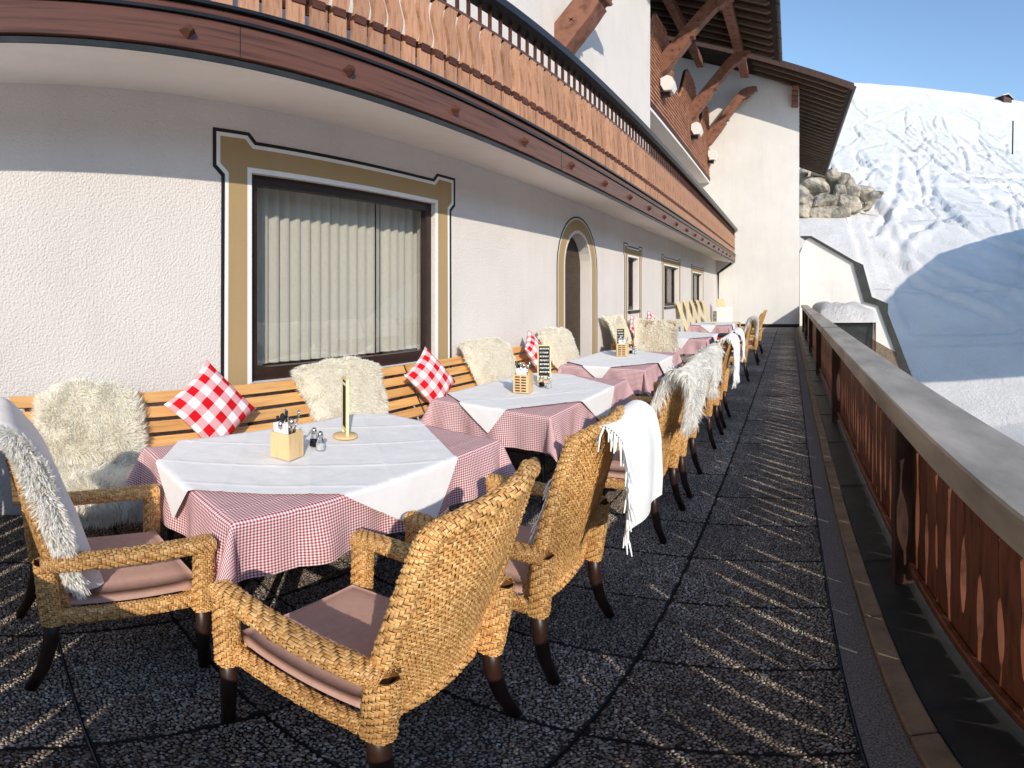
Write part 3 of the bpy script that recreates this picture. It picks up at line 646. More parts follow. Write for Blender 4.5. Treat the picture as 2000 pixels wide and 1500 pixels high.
def core(Pf, nu=20, nv=12, wrap=True):
    U, Vv = np.meshgrid(np.linspace(0, 1, nu+1), np.linspace(0, 1, nv+1), indexing='ij'); e = 1e-3; N = unit(np.cross(Pf(U+e, Vv)-Pf(U-e, Vv), Pf(U, Vv+e)-Pf(U, Vv-e))); return (Pf(U, Vv)-N*.0035).reshape(-1, 3), gridquads(nu+1, nv+1)
def woven_mesh(name, surfs, cell=.0088):
    Vs = []; Qs = []; mi = []; b = 0
    for Pf, lu, lv, wrap in surfs:
        V, Q = weave(Pf, lu, lv, cell, wrap=wrap); Vs.append(V); Qs.append(Q+b); b += len(V); mi.append(np.zeros(len(Q), np.int32))
        V, Q = core(Pf); Vs.append(V); Qs.append(Q+b); b += len(V); mi.append(np.ones(len(Q), np.int32))
    me = npmesh(name, np.concatenate(Vs), np.concatenate(Qs), None, 'wicker', True); me.materials.append(M['wickerbase']); me.polygons.foreach_set('material_index', np.concatenate(mi)); return me
# chair: local +Y is where it faces, origin on the floor under the seat
def back_y(z): t = (z-.36)/.67; return -.205-.115*t-.03*t*t
def make_chair():
    root = empty('wicker_armchair')
    # cushion: soft box
    n = 13; u = np.linspace(-1, 1, n); A, B = np.meshgrid(u, u, indexing='ij')
    se = lambda a: np.sign(a)*abs(a)**.8
    ed = (1-abs(A)**8)*(1-abs(B)**8)
    x = .238*A*(1-.03*B**2); y = .035+.235*B
    topv = np.stack([x, y, .466+.020*ed**.35+.006*(1-A*A)*(1-B*B)], -1); bot = np.stack([x, y, .418-.008*ed**.35], -1)
    V = np.concatenate([topv.reshape(-1, 3), bot.reshape(-1, 3)]); Q = np.concatenate([gridquads(n, n), gridquads(n, n, n*n)[:, ::-1]])
    side = []
    ring = [i*n for i in range(n)]+[(n-1)*n+j for j in range(1, n)]+[i*n+n-1 for i in range(n-2, -1, -1)]+[j for j in range(n-2, 0, -1)]
    for a, b in zip(ring, ring[1:]+ring[:1]): side.append((a, b, b+n*n, a+n*n))
    me = npmesh('seat_cushion', V, np.concatenate([Q, side]), None, 'cushion', True); inst('seat_cushion', me, root)
    fr = [tubefn([(-.25, .265, .385), (.25, .265, .385)], .025, .032), tubefn([(-.26, -.23, .385), (-.26, .26, .385)], .02, .032), tubefn([(.26, -.23, .385), (.26, .26, .385)], .02, .032)]
    inst('seat_frame', woven_mesh('seat_frame', [(*t, True) for t in fr]), root)
    for s in (-1, 1):
        inst('armrest', woven_mesh('armrest', [(*tubefn([(s*.272, -.285, .64), (s*.284, -.2, .650), (s*.292, 0, .655), (s*.290, .2, .657), (s*.286, .30, .655)], .036, .027), True)]), root)
        inst('front_post', woven_mesh('front_post', [(*tubefn([(s*.284, .270, .655), (s*.282, .270, .5), (s*.276, .268, .34)], .032, .034, (0, 1, 0)), True)]), root)
        MB().tube([(s*.276, .268, .36), (s*.272, .272, .18), (s*.27, .278, 0)], [.027, .025, .021], 10).build('leg', 'darkwood', root, True)
        inst('rear_post', woven_mesh('rear_post', [(*tubefn([(s*.272, -.275, .65), (s*.262, -.262, .5), (s*.250, -.245, .35)], .030, .034, (0, 1, 0)), True)]), root)
        MB().tube([(s*.250, -.246, .37), (s*.254, -.252, .25), (s*.262, -.275, .12), (s*.272, -.318, 0)], [.028, .027, .024, .021], 10).build('leg', 'darkwood', root, True)
    # backrest: woven both sides with a rolled border
    def surf(off, flip):
        def Pf(u, v):
            a = (1-u if flip else u)*2-1; z = .37+.735*v; hw = .212+.042*np.clip(v*1.7, 0, 1)-.008*v*v
            y = -.205-.17*v-.045*v*v+.035*a*a*(.4+v)+off
            return np.stack([a*hw, y, z-.012*a*a*v], -1)
        return Pf
    bf, bb = surf(.014, True), surf(-.014, False)
    half = [(.210, .37), (.240, .55), (.252, .72), (.252, .90), (.250, 1.03), (.238, 1.092), (.18, 1.112), (.0, 1.12)]
    def ey(x, z): v = (z-.37)/.735; aa = x/.252; return -.205-.17*v-.045*v*v+.035*aa*aa*(.4+v)
    edge = [(-x, ey(x, z), z) for x, z in half]+[(x, ey(x, z), z) for x, z in half[::-1][1:]]
    inst('backrest', woven_mesh('backrest', [(bf, .50, .75, False), (bb, .50, .75, False), (*tubefn(edge, .020, .024, (0, 1, 0), 2.2), True), (*tubefn([(-.21, -.20, .365), (0, -.217, .365), (.21, -.20, .365)], .02, .024), True)]), root)
    return root
def fur(name, Pf, n, length, mat, base_off=.012, seed=0, droop=.6, edge=None, width=.006, grid=(15, 15), tilt=0.0):
    """fleece: a padded skin plus n curved locks over Pf(u,v), u,v in [-1,1] inside the outline"""
    r = np.random.default_rng(seed); ol = edge or (lambda t: 1+.05*np.sin(5*t+1)+.05*np.sin(9*t))
    def disc(rr, t):
        c, s = np.cos(t), np.sin(t); k = (abs(c)**2.3+abs(s)**2.3)**(-1/2.3); return rr*c*k*ol(t), rr*s*k*ol(t)
    nr, na = 9, 40; RR, TT = np.meshgrid(np.linspace(0, 1, nr), np.linspace(0, 2*pi, na+1), indexing='ij'); U, Vv = disc(RR, TT); e = 2e-3
    def nrm(u, v): return unit(np.cross(Pf(u+e, v)-Pf(u-e, v), Pf(u, v+e)-Pf(u, v-e)))
    B = Pf(U, Vv)+nrm(U, Vv)*(base_off*(1-RR**6))[..., None]
    V = [B.reshape(-1, 3)]; Q = [gridquads(nr, na+1)]; b = nr*(na+1)
    rr = np.sqrt(r.random(n)); t = r.random(n)*2*pi; u, v = disc(rr, t); p = Pf(u, v); N = nrm(u, v)
    p = p+N*(base_off*(1-rr**6)*.6)[:, None]
    out = unit(Pf(u*1.03, v*1.03)-p+1e-9)
    g = np.zeros_like(p); g[:, 2] = -1
    clump = np.stack([vnoise(u*7+10, v*7+3, seed), vnoise(u*7+40, v*7+9, seed+3), vnoise(u*7+70, v*7+19, seed+5)], -1)
    d0 = unit(N*(.9)+clump*1.0+r.normal(0, .25, p.shape)+out*(rr**4)[:, None]*1.2); d1 = unit(d0*.75+g*droop+clump*.7+out*(rr**6)[:, None]*.8)
    L = length*(.6+.6*r.random(n))[:, None]; sdv = unit(np.cross(d0, r.normal(0, 1, p.shape))); w = width*(.6+.7*r.random(n))[:, None]
    m1 = p+d0*L*.5; m2 = m1+d1*L*.55
    K = np.stack([p-sdv*w, p+sdv*w, m1+sdv*w*.75, m1-sdv*w*.75, m2], 1); V.append(K.reshape(-1, 3)); idx = b+np.arange(n)*5
    Q.append(np.stack([idx, idx+1, idx+2, idx+3], -1)); T = np.stack([idx+3, idx+2, idx+4], -1)
    me = npmesh(name, np.concatenate(V), np.concatenate(Q), T, mat, True)
    return me
def profile_fn(prof, halfw, sag=0.0, bulge=0.0):
    """surface swept along X following the (y,z) profile; u across [-1,1], v along [-1,1]"""
    f, L = path_frame([(0, a, b) for a, b in prof])
    def Pf(u, v):
        c = f((v+1)/2); x = u*halfw; c = c.copy() if hasattr(c, 'copy') else c
        return np.stack([x+0*c[..., 0], c[..., 1], c[..., 2]-sag*u*u], -1)
    return Pf, L
def drape(name, rect_, ztop, half, ang, centre, mat, off, n=72, amp=.012, seed=0, hang=1.0, wavek=17):
    """square cloth laid on a rectangular table: flat on top, falls over the edges in soft folds"""
    x0, x1, y0, y1 = rect_; hu, hv = half
    U, Vv = np.meshgrid(np.linspace(-hu, hu, n), np.linspace(-hv, hv, n), indexing='ij')
    ca, sa = math.cos(ang), math.sin(ang); PX = centre[0]+U*ca-Vv*sa; PY = centre[1]+U*sa+Vv*ca
    QX = np.clip(PX, x0, x1); QY = np.clip(PY, y0, y1); ex, ey = PX-QX, PY-QY; d = np.hypot(ex, ey); dn = np.maximum(d, 1e-6); nx, ny = ex/dn, ey/dn
    corner = np.abs(2*nx*ny); s = QX*1.0+QY*1.0
    wv = np.sin(wavek*s+seed)+.5*np.sin(wavek*2.3*s+seed*2.1)
    d = d*(1-.24*corner)
    fl = np.minimum(d, .012)*.9+d*(.07+.40*corner)+amp*wv*np.clip(d/.2, 0, 1)*(1-corner*.5)+off
    down = np.maximum(0, d-.006)*(1-.25*corner**2*0)
    rim = np.where(d > 0, .004*np.clip(d/.02, 0, 1), 0)
    wr = .0035*fbm(PX*6+seed, PY*6, 3, seed+3)
    # folded creases of a pressed cloth
    cr = .003*(np.exp(-(U/.012)**2)+np.exp(-(Vv/.012)**2)+np.exp(-((abs(U)-hu*.5)/.012)**2)+np.exp(-((abs(Vv)-hv*.5)/.012)**2))
    if hu < .75: cr = cr+.0028*(np.exp(-((abs(U)-hu+.085)/.010)**2)+np.exp(-((abs(Vv)-hv+.085)/.010)**2))
    X_ = QX+nx*np.where(d > 0, fl, 0); Y_ = QY+ny*np.where(d > 0, fl, 0); Z_ = ztop+off*.6+wr+cr-rim-np.sqrt(np.maximum(0, down**2-(.07*down)**2))
    return inst(name, npmesh(name, np.stack([X_, Y_, Z_], -1).reshape(-1, 3), gridquads(n, n), None, mat, True, uv=np.stack([U, Vv], -1).reshape(-1, 2)))
ORD = ['first', 'second', 'third', 'fourth', 'fifth']

# ================================================================== benches
def make_bench(y0, y1, label):
    b = empty('slatted_bench', (XW, y0, 0)); L = y1-y0
    for k in range(5):
        t = k/4; x = .345-.225*t; z = .51+.365*t; w = .040
        dx, dz = -.225/4.6, .365/4.6; n_ = math.hypot(dx, dz); ux, uz = dx/n_*w, dz/n_*w
        px_, pz_ = uz/w*.011, -ux/w*.011
        MB().prism([(x-ux+px_, z-uz+pz_), (x+ux+px_, z+uz+pz_), (x+ux-px_, z+uz-pz_), (x-ux-px_, z-uz-pz_)], 'y', .0, L).build('back_slat', 'bench', b)
    for k in range(5): MB().box(.375+.082*k, .375+.082*k+.072, 0, L, .425, .448, .004).build('seat_slat', 'bench', b)
    nl = max(2, int(L/1.3)+1)
    for k in range(nl):
        y = .12+(L-.24)*k/(nl-1)
        MB().prism([(.31, .425), (.36, .425), (.10, .90), (.07, .90)], 'y', y-.02, y+.02).build('back_support', 'postwood', b)
        MB().box(.34, .78, y-.022, y+.022, .37, .423).box(.36, .40, y-.022, y+.022, 0, .37).box(.72, .76, y-.022, y+.022, 0, .37).build('leg', 'darkwood', b)
    return tag(b, label, 'bench', 'teak benches along the wall')
make_bench(.08, 3.42, 'honey coloured slatted wooden bench under the big window')
make_bench(3.46, 6.80, 'honey coloured slatted wooden bench between big window and arched door')
make_bench(9.2, 12.6, 'slatted wooden bench along the wall under the narrow window beyond the door')

# ================================================================== tables with cloths
ZT = .752
TB = [(-2.56, -1.55, .78, 2.37), (-2.57, -1.56, 3.02, 4.62), (-2.57, -1.57, 5.28, 6.95), (-2.50, -1.5, 9.0, 10.6), (-2.55, -1.55, 12.7, 14.3)]
where = ['nearest the camera', 'right of the big window', 'before the arched door', 'beyond the facing chair', 'at the far end']
for k, (x0, x1, y0, y1) in enumerate(TB):
    t = empty('cafe_table', ((x0+x1)/2, (y0+y1)/2, 0)); cx, cy = t.location[:2]; hx, hy = (x1-x0)/2, (y1-y0)/2
    MB().box(-hx, hx, -hy, hy, ZT-.03, ZT-.002, .004).build('tabletop', 'postwood', t)
    for sx in (-1, 1):
        for sy in (-1, 1): MB().tube([(sx*(hx-.12), sy*(hy-.12), ZT-.03), (sx*(hx-.09), sy*(hy-.09), 0)], .018, 8).build('leg', 'tablesteel', t)
    tag(t, 'steel legged cafe table under a red gingham cloth, '+where[k], 'table', 'terrace tables')
    rc = drape('tablecloth', (x0, x1, y0, y1), ZT, (hx+.27, hy+.27), 0, (cx, cy), 'gingham', .004, 110, .021, k*1.7, wavek=12)
    tag(rc, 'fine red and white gingham tablecloth on the table '+where[k], 'tablecloth', 'gingham tablecloths')
    wc = drape('table_overlay', (x0-.006, x1+.006, y0-.006, y1+.006), ZT+.003, (.705, .705), R(55 if k != 2 else 52), (cx-.13, cy-.02), 'white_cloth', .020, 150, .006, k*2.3+1, wavek=6)
    tag(wc, 'white linen square laid diagonally on the table '+where[k], 'tablecloth', 'white table overlays')

# ------------------------------------------------------------------ table things
def cutlery_box(x, y, rz, label, slots=False, s=1.0):
    b = empty('cutlery_box', (x, y, ZT+.022), rz); w, h, t = .055*s, .135*s, .008
    for a in (-1, 1):
        MB().box(a*w-t/2, a*w+t/2, -w, w, 0, h).build('side_panel', 'pine', b)
        if slots and a == -1: pass
        MB().box(-w+t/2, w-t/2, a*(w-t/2)-t/2, a*(w-t/2)+t/2, 0, h-.001).build('end_panel', 'pine', b)
    if slots:
        sl = MB()
        for i in range(2):
            for j in range(6): sl.box(-w-t/2-.001, -w-t/2+.0005, -w+.012+i*.046*s, -w+.012+i*.046*s+.036*s, .012+j*.020*s, .012+j*.020*s+.010*s)
        tag(sl.build('slot', 'block', b), kind='stuff')
        sl = MB()
        for i in range(2):
            for j in range(6): sl.box(-w+.012+i*.046*s, -w+.012+i*.046*s+.036*s, -w-.001, -w+.0005, .012+j*.020*s, .012+j*.020*s+.010*s)
        tag(sl.build('slot', 'block', b), kind='stuff')
    MB().box(-w+t, w-t, -w+t, w-t, .002, .012).build('base', 'pine', b)
    tag(b, label, 'cutlery box', 'cutlery boxes')
    r = random.Random(int(x*100+y*1000))
    for k in range(9):
        px, py = r.uniform(-.032, .032)*s, r.uniform(-.032, .032)*s; tx, ty = px*1.6, py*1.6; z1 = h+r.uniform(.03, .07)
        o = MB().tube([(px*.6, py*.6, .014), (px, py, h), (tx, ty, z1)], [.003, .004, .005], 6)
        if k % 3 == 0:
            o.lathe([(.001, -.02), (.012, -.008), (.014, .006), (.010, .022), (.001, .03)], (tx, ty, z1), 8)
        else: o.tube([(tx, ty, z1), (tx*1.05, ty*1.05, z1+.035)], [.006, .0075], 6)
        ob = o.build(('spoon', 'fork', 'knife')[k % 3], 'steel' if k % 4 else 'slate', None, True); ob.location = (x, y, ZT+.022); ob.rotation_euler = (0, 0, rz)
        tag(ob, ('steel spoon', 'steel fork', 'slim knife')[k % 3]+' standing in the '+label, 'cutlery', 'cutlery on the tables')
    for k in range(2):
        a = (-.02, .018)[k]
        ob = MB().add([(a-.02, -.035, .02), (a+.02, -.03, .02), (a+.024, -.045, h+.05), (a-.026, -.05, h+.045), (a, -.01, .02), (a+.004, -.02, h+.055)], [(0,1,2,3),(1,4,5,2),(4,0,3,5),(2,5,3)]).build('paper_napkin', 'white_cloth'); ob.location = (x, y, ZT+.022); ob.rotation_euler = (0, 0, rz)
        tag(ob, 'folded white paper napkin in the '+label, 'napkin', 'paper napkins on the tables')
cutlery_box(-2.07, 1.34, R(18), 'plain pale wooden cutlery box on the nearest table')
cutlery_box(-2.10, 3.60, R(12), 'slotted pale wooden cutlery box on the second table', True, 1.15)
cutlery_box(-2.15, 6.25, R(10), 'slotted pale wooden cutlery box on the third table', True, 1.2)
def shaker(x, y, label, mat):
    s = empty('shaker', (x, y, ZT+.022))
    MB().lathe([(.022, 0), (.025, .004), (.022, .035), (.014, .062), (.013, .075)], (0, 0, 0), 14).build('glass_body', 'clear', s, True)
    MB().lathe([(.0195, .003), (.020, .02), (.017, .038)], (0, 0, 0), 12).build('contents', mat, s, True)
    MB().lathe([(.0145, .073), (.016, .078), (.015, .094), (.008, .104), (.001, .106)], (0, 0, 0), 14).build('cap', 'steel', s, True)
    tag(s, label, 'shaker', 'salt and pepper shakers')
for x, y, l in ((-2.06, 1.535, 'nearest'), (-2.0, 3.86, 'second'), (-2.05, 6.5, 'third')):
    shaker(x, y, 'glass salt shaker with steel cap on the %s table' % l, 'blanket'); shaker(x-.075, y+.015, 'glass pepper shaker with steel cap on the %s table' % l, 'slate')
def menu_stand(x, y, rz, label, chalk=True):
    m_ = empty('menu_stand', (x, y, ZT+.022), rz)
    MB().lathe([(.066, 0), (.070, .004), (.070, .012), (.066, .017), (.01, .018)], (0, 0, 0), 28).build('base', 'pine', m_, True)
    f = MB().box(-.062, -.050, -.008, .008, .018, .35).box(.050, .062, -.008, .008, .018, .35).box(-.050, .050, -.008, .008, .338, .35).box(-.050, .050, -.008, .008, .05, .062).build('frame', 'cream', m_)
    p = MB().box(-.050, .050, -.005, .005, .062, .338).build('panel', 'slate', m_)
    r = random.Random(int(x*1000)); st = MB()
    for row in range(7 if chalk else 1):
        z = .315-.036*row; xx = -.040
        while xx < .036:
            l = r.uniform(.006, .014)
            for s_ in (-1, 1): st.box(xx, xx+l*.35, s_*.0055-.0006, s_*.0055+.0006, z-.010, z+.006).box(xx+l*.35, xx+l, s_*.0055-.0006, s_*.0055+.0006, z+.002-r.random()*.01, z+.006)
            xx += l+.004
    tag(st.build('chalk_writing', 'chalk', p), kind='stuff'); tag(m_, label, 'menu stand', 'menu stands')
menu_stand(-2.17, 1.79, R(152), 'narrow chalkboard menu stand seen edge on, on the nearest table', False)
menu_stand(-2.16, 4.08, R(24), 'chalkboard menu stand behind the cutlery box on the second table')
menu_stand(-2.25, 6.45, R(20), 'chalkboard menu stand behind the cutlery box on the third table')
menu_stand(-2.0, 13.3, R(10), 'dark menu board standing on the farthest table')

# ================================================================== chairs
proto = make_chair(); used = [0]
def chair(x, y, rz, label):
    o = proto if not used[0] else copy_tree(proto); used[0] = 1
    o.location = (x, y, 0); o.rotation_euler = (0, 0, R(rz)); tag(o, label, 'chair', 'wicker armchairs around the tables'); return o
CH = [(-1.03, .93, 97), (-1.06, 1.735, 91), (-1.05, 3.14, 90), (-1.06, 3.92, 92), (-1.06, 5.23, 90), (-1.07, 6.05, 91), (-1.08, 9.25, 95)]
CL = ['wicker armchair in the foreground with bare woven back to the camera', 'wicker armchair with a fringed white blanket over its back', 'wicker armchair with shaggy cream sheepskin nearest the fringed blanket chair',
      'wicker armchair behind the first sheepskin chair with another sheepskin on its back', 'wicker armchair with white throw, fifth along the railing side', 'wicker armchair with short white throw, sixth along the railing side', 'wicker armchair at the far table with striped blankets on it']
for (x, y, a), l in zip(CH, CL): chair(x, y, a, l)
chair(-1.88, .42, 1, 'wicker armchair at left picture edge with grey fleece over its back')
chair(-2.05, 7.42, 178, 'wicker armchair facing the camera with big cream fleece at the end of the third table')
chair(-2.85, 8.85, -95, 'wicker armchair against the wall just beyond the arched door')
chair(-1.02, 11.3, 92, 'wicker armchair beside the walkway beyond the striped blanket chair')
chair(-1.05, 13.4, 92, 'wicker armchair beside the walkway at the farthest table')

# fleeces and throws over chair backs (chair-local coordinates, then placed with the chair)
BP = [(-.13, .60), (-.19, .75), (-.25, .92), (-.31, 1.07), (-.37, 1.15), (-.43, 1.17), (-.49, 1.13), (-.505, 1.0), (-.475, .85), (-.45, .74)]
def on_chair(me, x, y, rz, name, label, cat, group, mats=None):
    o = inst(name, me, None, (x, y, 0), (0, 0, R(rz))); return tag(o, label, cat, group)
Pf, _ = profile_fn(BP, .34)
fl_a = fur('sheepskin', Pf, 13000, .085, 'furwhite', .035, 3, .75, width=.0032)
Pf, _ = profile_fn([(-.18, .78), (-.24, .95), (-.31, 1.10), (-.42, 1.17), (-.49, 1.12), (-.50, .95), (-.47, .80)], .35)
fl_b = fur('sheepskin', Pf, 11000, .075, 'furwhite', .035, 5, .75, width=.0032)
on_chair(fl_a, -1.05, 3.10, 90, 'sheepskin', 'shaggy cream sheepskin over the third chair along the railing side', 'sheepskin', 'sheepskins on chairs')
on_chair(fl_b, -1.06, 3.92, 92, 'sheepskin', 'shaggy white sheepskin over the fourth chair along the railing side', 'sheepskin', 'sheepskins on chairs')
Pf, _ = profile_fn([(-.08, .5), (-.14, .66), (-.22, .9), (-.31, 1.1), (-.415, 1.20), (-.49, 1.12), (-.475, .95)], .38)
fl_c = fur('sheepskin', Pf, 6000, .05, 'fur', .05, 8, .8, width=.0055)
on_chair(fl_c, -2.09, 7.42, 178, 'sheepskin', 'large cream fleece covering the chair that faces the camera', 'sheepskin', 'sheepskins on chairs')
on_chair(fl_c, -2.85, 8.8, -95, 'sheepskin', 'cream fleece on the chair just beyond the arched door', 'sheepskin', 'sheepskins on chairs')
def throw(name, prof, x0, x1, seed=0, fringe='left', low_fringe=True, mat='blanket', amp=.012, flen=.075):
    f, L = path_frame([(0, a, b) for a, b in prof]); nu, nv = 26, 44
    U, Vv = np.meshgrid(np.linspace(0, 1, nu), np.linspace(0, 1, nv), indexing='ij'); c = f(Vv)
    away = np.clip(abs(Vv-.42)*2.0, 0, 1); wob = amp*np.sin(U*9+seed+Vv*2)*away+.006*fbm(U*5+seed, Vv*5, 2, seed)
    sgn = np.where(Vv > .45, -1, 1)
    P = np.stack([x0+(x1-x0)*U+.03*(Vv-.5)*np.sin(seed), c[..., 1]+sgn*wob, c[..., 2]-.01*U*away], -1)
    d = unit(np.gradient(P, axis=1)); s_ = unit(np.gradient(P, axis=0)); N = np.cross(s_, d)
    V = np.concatenate([(P+N*.004).reshape(-1, 3), (P-N*.004).reshape(-1, 3)]); q = gridquads(nu, nv); Q = [q, q[:, ::-1]+nu*nv]
    me = npmesh(name, V, np.concatenate(Q), None, mat, True); o = inst(name, me)
    fr = MB(); r = random.Random(seed)
    def strand(p, dirv):
        p = Vector(p); dirv = Vector(dirv); l = flen*r.uniform(.7, 1.25)
        side = Vector((r.uniform(-.4, .4), r.uniform(-.4, .4), r.uniform(-.2, .2)))
        fr.tube([p, p+dirv*l*.5+side*l*.35, p+dirv*l*.8+Vector((0, 0, -l*.35))+side*l*.6], [.0045, .004, .0025], 5, False)
    if fringe == 'left':
        for k in range(64): t = k/63*(nv-1); i = min(int(t), nv-2); p = P[0, i]*(1-(t-i))+P[0, i+1]*(t-i); strand(p, (-.75, (-.35 if i > nv*.45 else .2), -.45))
    if low_fringe:
        for k in range(34): t = k/33*(nu-1); i = min(int(t), nu-2); p = P[i, -1]*(1-(t-i))+P[i+1, -1]*(t-i); strand(p, (0, -.05, -1))
    fr.build('fringe', mat, o, True); return o
TP = [(-.19, .66), (-.24, .84), (-.30, .99), (-.36, 1.095), (-.425, 1.130), (-.49, 1.09), (-.515, 1.0), (-.52, .90), (-.52, .80), (-.515, .70)]
o = throw('throw_blanket', TP, -.13, .33, 2, 'left', False); o.location = (-1.06, 1.735, 0); o.rotation_euler = (0, 0, R(91)); tag(o, 'large white wool throw with fringe hanging over the second chair', 'blanket', 'white throws on chairs')
T2 = [(-.24, .86), (-.30, 1.02), (-.37, 1.13), (-.43, 1.16), (-.49, 1.12), (-.51, 1.0), (-.505, .85), (-.50, .72)]
o = throw('throw_blanket', T2, -.30, .26, 5, 'left', True, flen=.06); o.location = (-1.06, 5.23, 0); o.rotation_euler = (0, 0, R(90)); tag(o, 'white throw with fringe over the fifth chair along the railing side', 'blanket', 'white throws on chairs')
o = throw('throw_blanket', T2[:-1], -.28, .28, 7, 'left', True, flen=.05); o.location = (-1.07, 6.05, 0); o.rotation_euler = (0, 0, R(91)); tag(o, 'short white throw over the sixth chair along the railing side', 'blanket', 'white throws on chairs')
# grey-white fleece with pale lining on the chair at the left edge
fa, _ = path_frame([(0, -.06, .49), (0, -.105, .64), (0, -.16, .82), (0, -.235, 1.0), (0, -.33, 1.12), (0, -.40, 1.165), (0, -.48, 1.13), (0, -.50, .95)])
fb_, _ = path_frame([(0, -.20, .49), (0, -.245, .64), (0, -.29, .82), (0, -.345, .98), (0, -.39, 1.07), (0, -.42, 1.12), (0, -.455, 1.09), (0, -.47, .95)])
nu, nv = 22, 30; U, Vv = np.meshgrid(np.linspace(0, 1, nu), np.linspace(0, 1, nv), indexing='ij'); rim = np.clip(np.minimum(U, 1-U)/.10, 0, 1)**.5
A_, B_ = fa(Vv), fb_(Vv); mid = B_+(A_-B_)*(.35+.65*rim)[..., None]; mid[..., 0] = -.26+.512*U; B_ = B_.copy(); B_[..., 0] = -.26+.512*U; mid = mid+.006*fbm(U*4, Vv*5, 3, 8)[..., None]
q = gridquads(nu, nv); k0 = nu*nv; sides = [(i, i+1, i+1+k0, i+k0) for i in range((nu-1)*nv, nu*nv-1)]+[(i, i+1, i+1+k0, i+k0) for i in range(nv-1)]+[(i*nv, (i+1)*nv, (i+1)*nv+k0, i*nv+k0) for i in range(nu-1)]
o = inst('fleece_throw', npmesh('fleece_throw', np.concatenate([mid.reshape(-1, 3), B_.reshape(-1, 3)]), np.concatenate([q, q[:, ::-1]+k0, np.array(sides)]), None, 'lining', True)); o.location = (-1.88, .42, 0); o.rotation_euler = (0, 0, R(1))
tag(o, 'pale throw with shaggy grey fleece edge over the chair at left picture edge', 'blanket')
f_, _ = path_frame([(.25, -.165, .50), (.262, -.21, .64), (.268, -.255, .82), (.268, -.31, .98), (.262, -.365, 1.09), (.25, -.43, 1.15)])
def Pe(u, v):
    c = f_((v+1)/2); return np.stack([c[..., 0]+.012*(1-u*u), c[..., 1]+.035*u+.01, c[..., 2]+.02*u], -1)
inst('fleece', fur('fleece', lambda u, v: Pe(u, v), 5200, .034, 'furwhite', .004, 12, .5, edge=lambda t: 1+0*t, width=.004), o)
# striped blankets on the far chair
st = empty('striped_blankets', (-1.08, 9.25, 0), R(95)); zz = .475
for k, mt in enumerate(('wooldark', 'blanket', 'wooldark', 'red', 'orange', 'blanket', 'red', 'wooldark')):
    a = random.uniform(-.02, .02); MB().box(-.22+a, .21+a, -.16+a, .25-a, zz, zz+.042, .015).build('folded_blanket', mt, st); zz += .046
tag(st, 'stack of folded striped red black and white blankets on the far chair', 'blankets')
on_chair(fl_b, -1.08, 9.25, 95, 'sheepskin', 'white fleece over the chair that carries the striped blankets', 'sheepskin', 'sheepskins on chairs')
Pf, _ = profile_fn([(-.17, .80), (-.24, .96), (-.30, 1.05), (-.355, 1.078), (-.41, 1.05), (-.43, .9)], .27)

# ------------------------------------------------------------------ sheepskins and pillows on the benches
def bench_skin(y, hw, top, n, seed, label, seat=True, length=.05):
    prof = [(.075, top+.015), (.12, top-.005), (.19, top-.07), (.28, top-.24), (.37, .59), (.43, .49)]
    if seat: prof += [(.60, .475), (.76, .47), (.825, .41), (.83, .33)]
    P_, _ = profile_fn(prof, hw)
    me = fur('sheepskin', P_, n, length, 'fur', .06, seed, .5, edge=lambda t: 1.02+.07*np.sin(3*t+seed)+.06*np.sin(5*t+2*seed)+.04*np.sin(9*t+seed), width=.0036)
    o = inst('sheepskin', me, None, (XW, y, 0), (0, 0, -pi/2)); return tag(o, label, 'sheepskin', 'cream sheepskins on the benches')
bench_skin(.57, .36, .955, 24000, 1, 'big cream sheepskin spread over bench back and seat at the left', True, .062)
bench_skin(2.60, .41, .99, 17000, 2, 'cream sheepskin on the bench below the big window', False)
bench_skin(4.70, .44, 1.02, 14000, 3, 'cream sheepskin on the bench right of the big window', False)
bench_skin(6.42, .46, 1.04, 12000, 4, 'cream sheepskin at the bench end beside the arched door', False)
bench_skin(10.3, .46, 1.0, 4000, 5, 'cream sheepskin on the far bench behind the facing chair', False)
bench_skin(11.6, .46, 1.0, 4000, 6, 'second cream sheepskin on the far bench under the narrow window', False)
def pillow_mesh(seed, s=.225):
    n = 29; u = np.linspace(-1, 1, n); A, B = np.meshgrid(u, u, indexing='ij')
    pin = 1-.10*(1-A*A)*abs(B)**3; pin2 = 1-.10*(1-B*B)*abs(A)**3
    h = .085*((1-A**2)*(1-B**2))**.42*(1+.15*fbm(A*2.2+seed, B*2.2, 3, seed)); X_ = s*A*pin2; Z_ = s*B*pin
    F = np.stack([X_, h, Z_], -1).reshape(-1, 3); Bk = np.stack([X_, -h*.8-.001, Z_], -1).reshape(-1, 3)
    uv = np.stack([A*s+.5, B*s+.5], -1).reshape(-1, 2)
    return npmesh('check_pillow', np.concatenate([F, Bk]), np.concatenate([gridquads(n, n)[:, ::-1], gridquads(n, n, n*n)]), None, 'bigcheck', True, np.concatenate([uv, uv]))
def pillow(x, y, z, rot, lean, turn, seed, label, s=.235):
    o = inst('check_pillow', pillow_mesh(seed, s)); Mx = Matrix.Translation((x, y, z)) @ Matrix.Rotation(R(turn), 4, 'Z') @ Matrix.Rotation(R(lean), 4, 'X') @ Matrix.Rotation(R(rot), 4, 'Y')
    o.matrix_world = Mx; return tag(o, label, 'pillow', 'red checked pillows')
pillow(-3.05, 1.385, .83, 36, 27, -84, 1, 'big red and white checked pillow on its corner left of the window', .245)
pillow(-3.03, 3.52, .80, 32, 26, -90, 2, 'red and white checked pillow right of the fleece below the window')
pillow(-3.06, 5.55, .84, 28, 24, -78, 3, 'red and white checked pillow behind the second menu board')
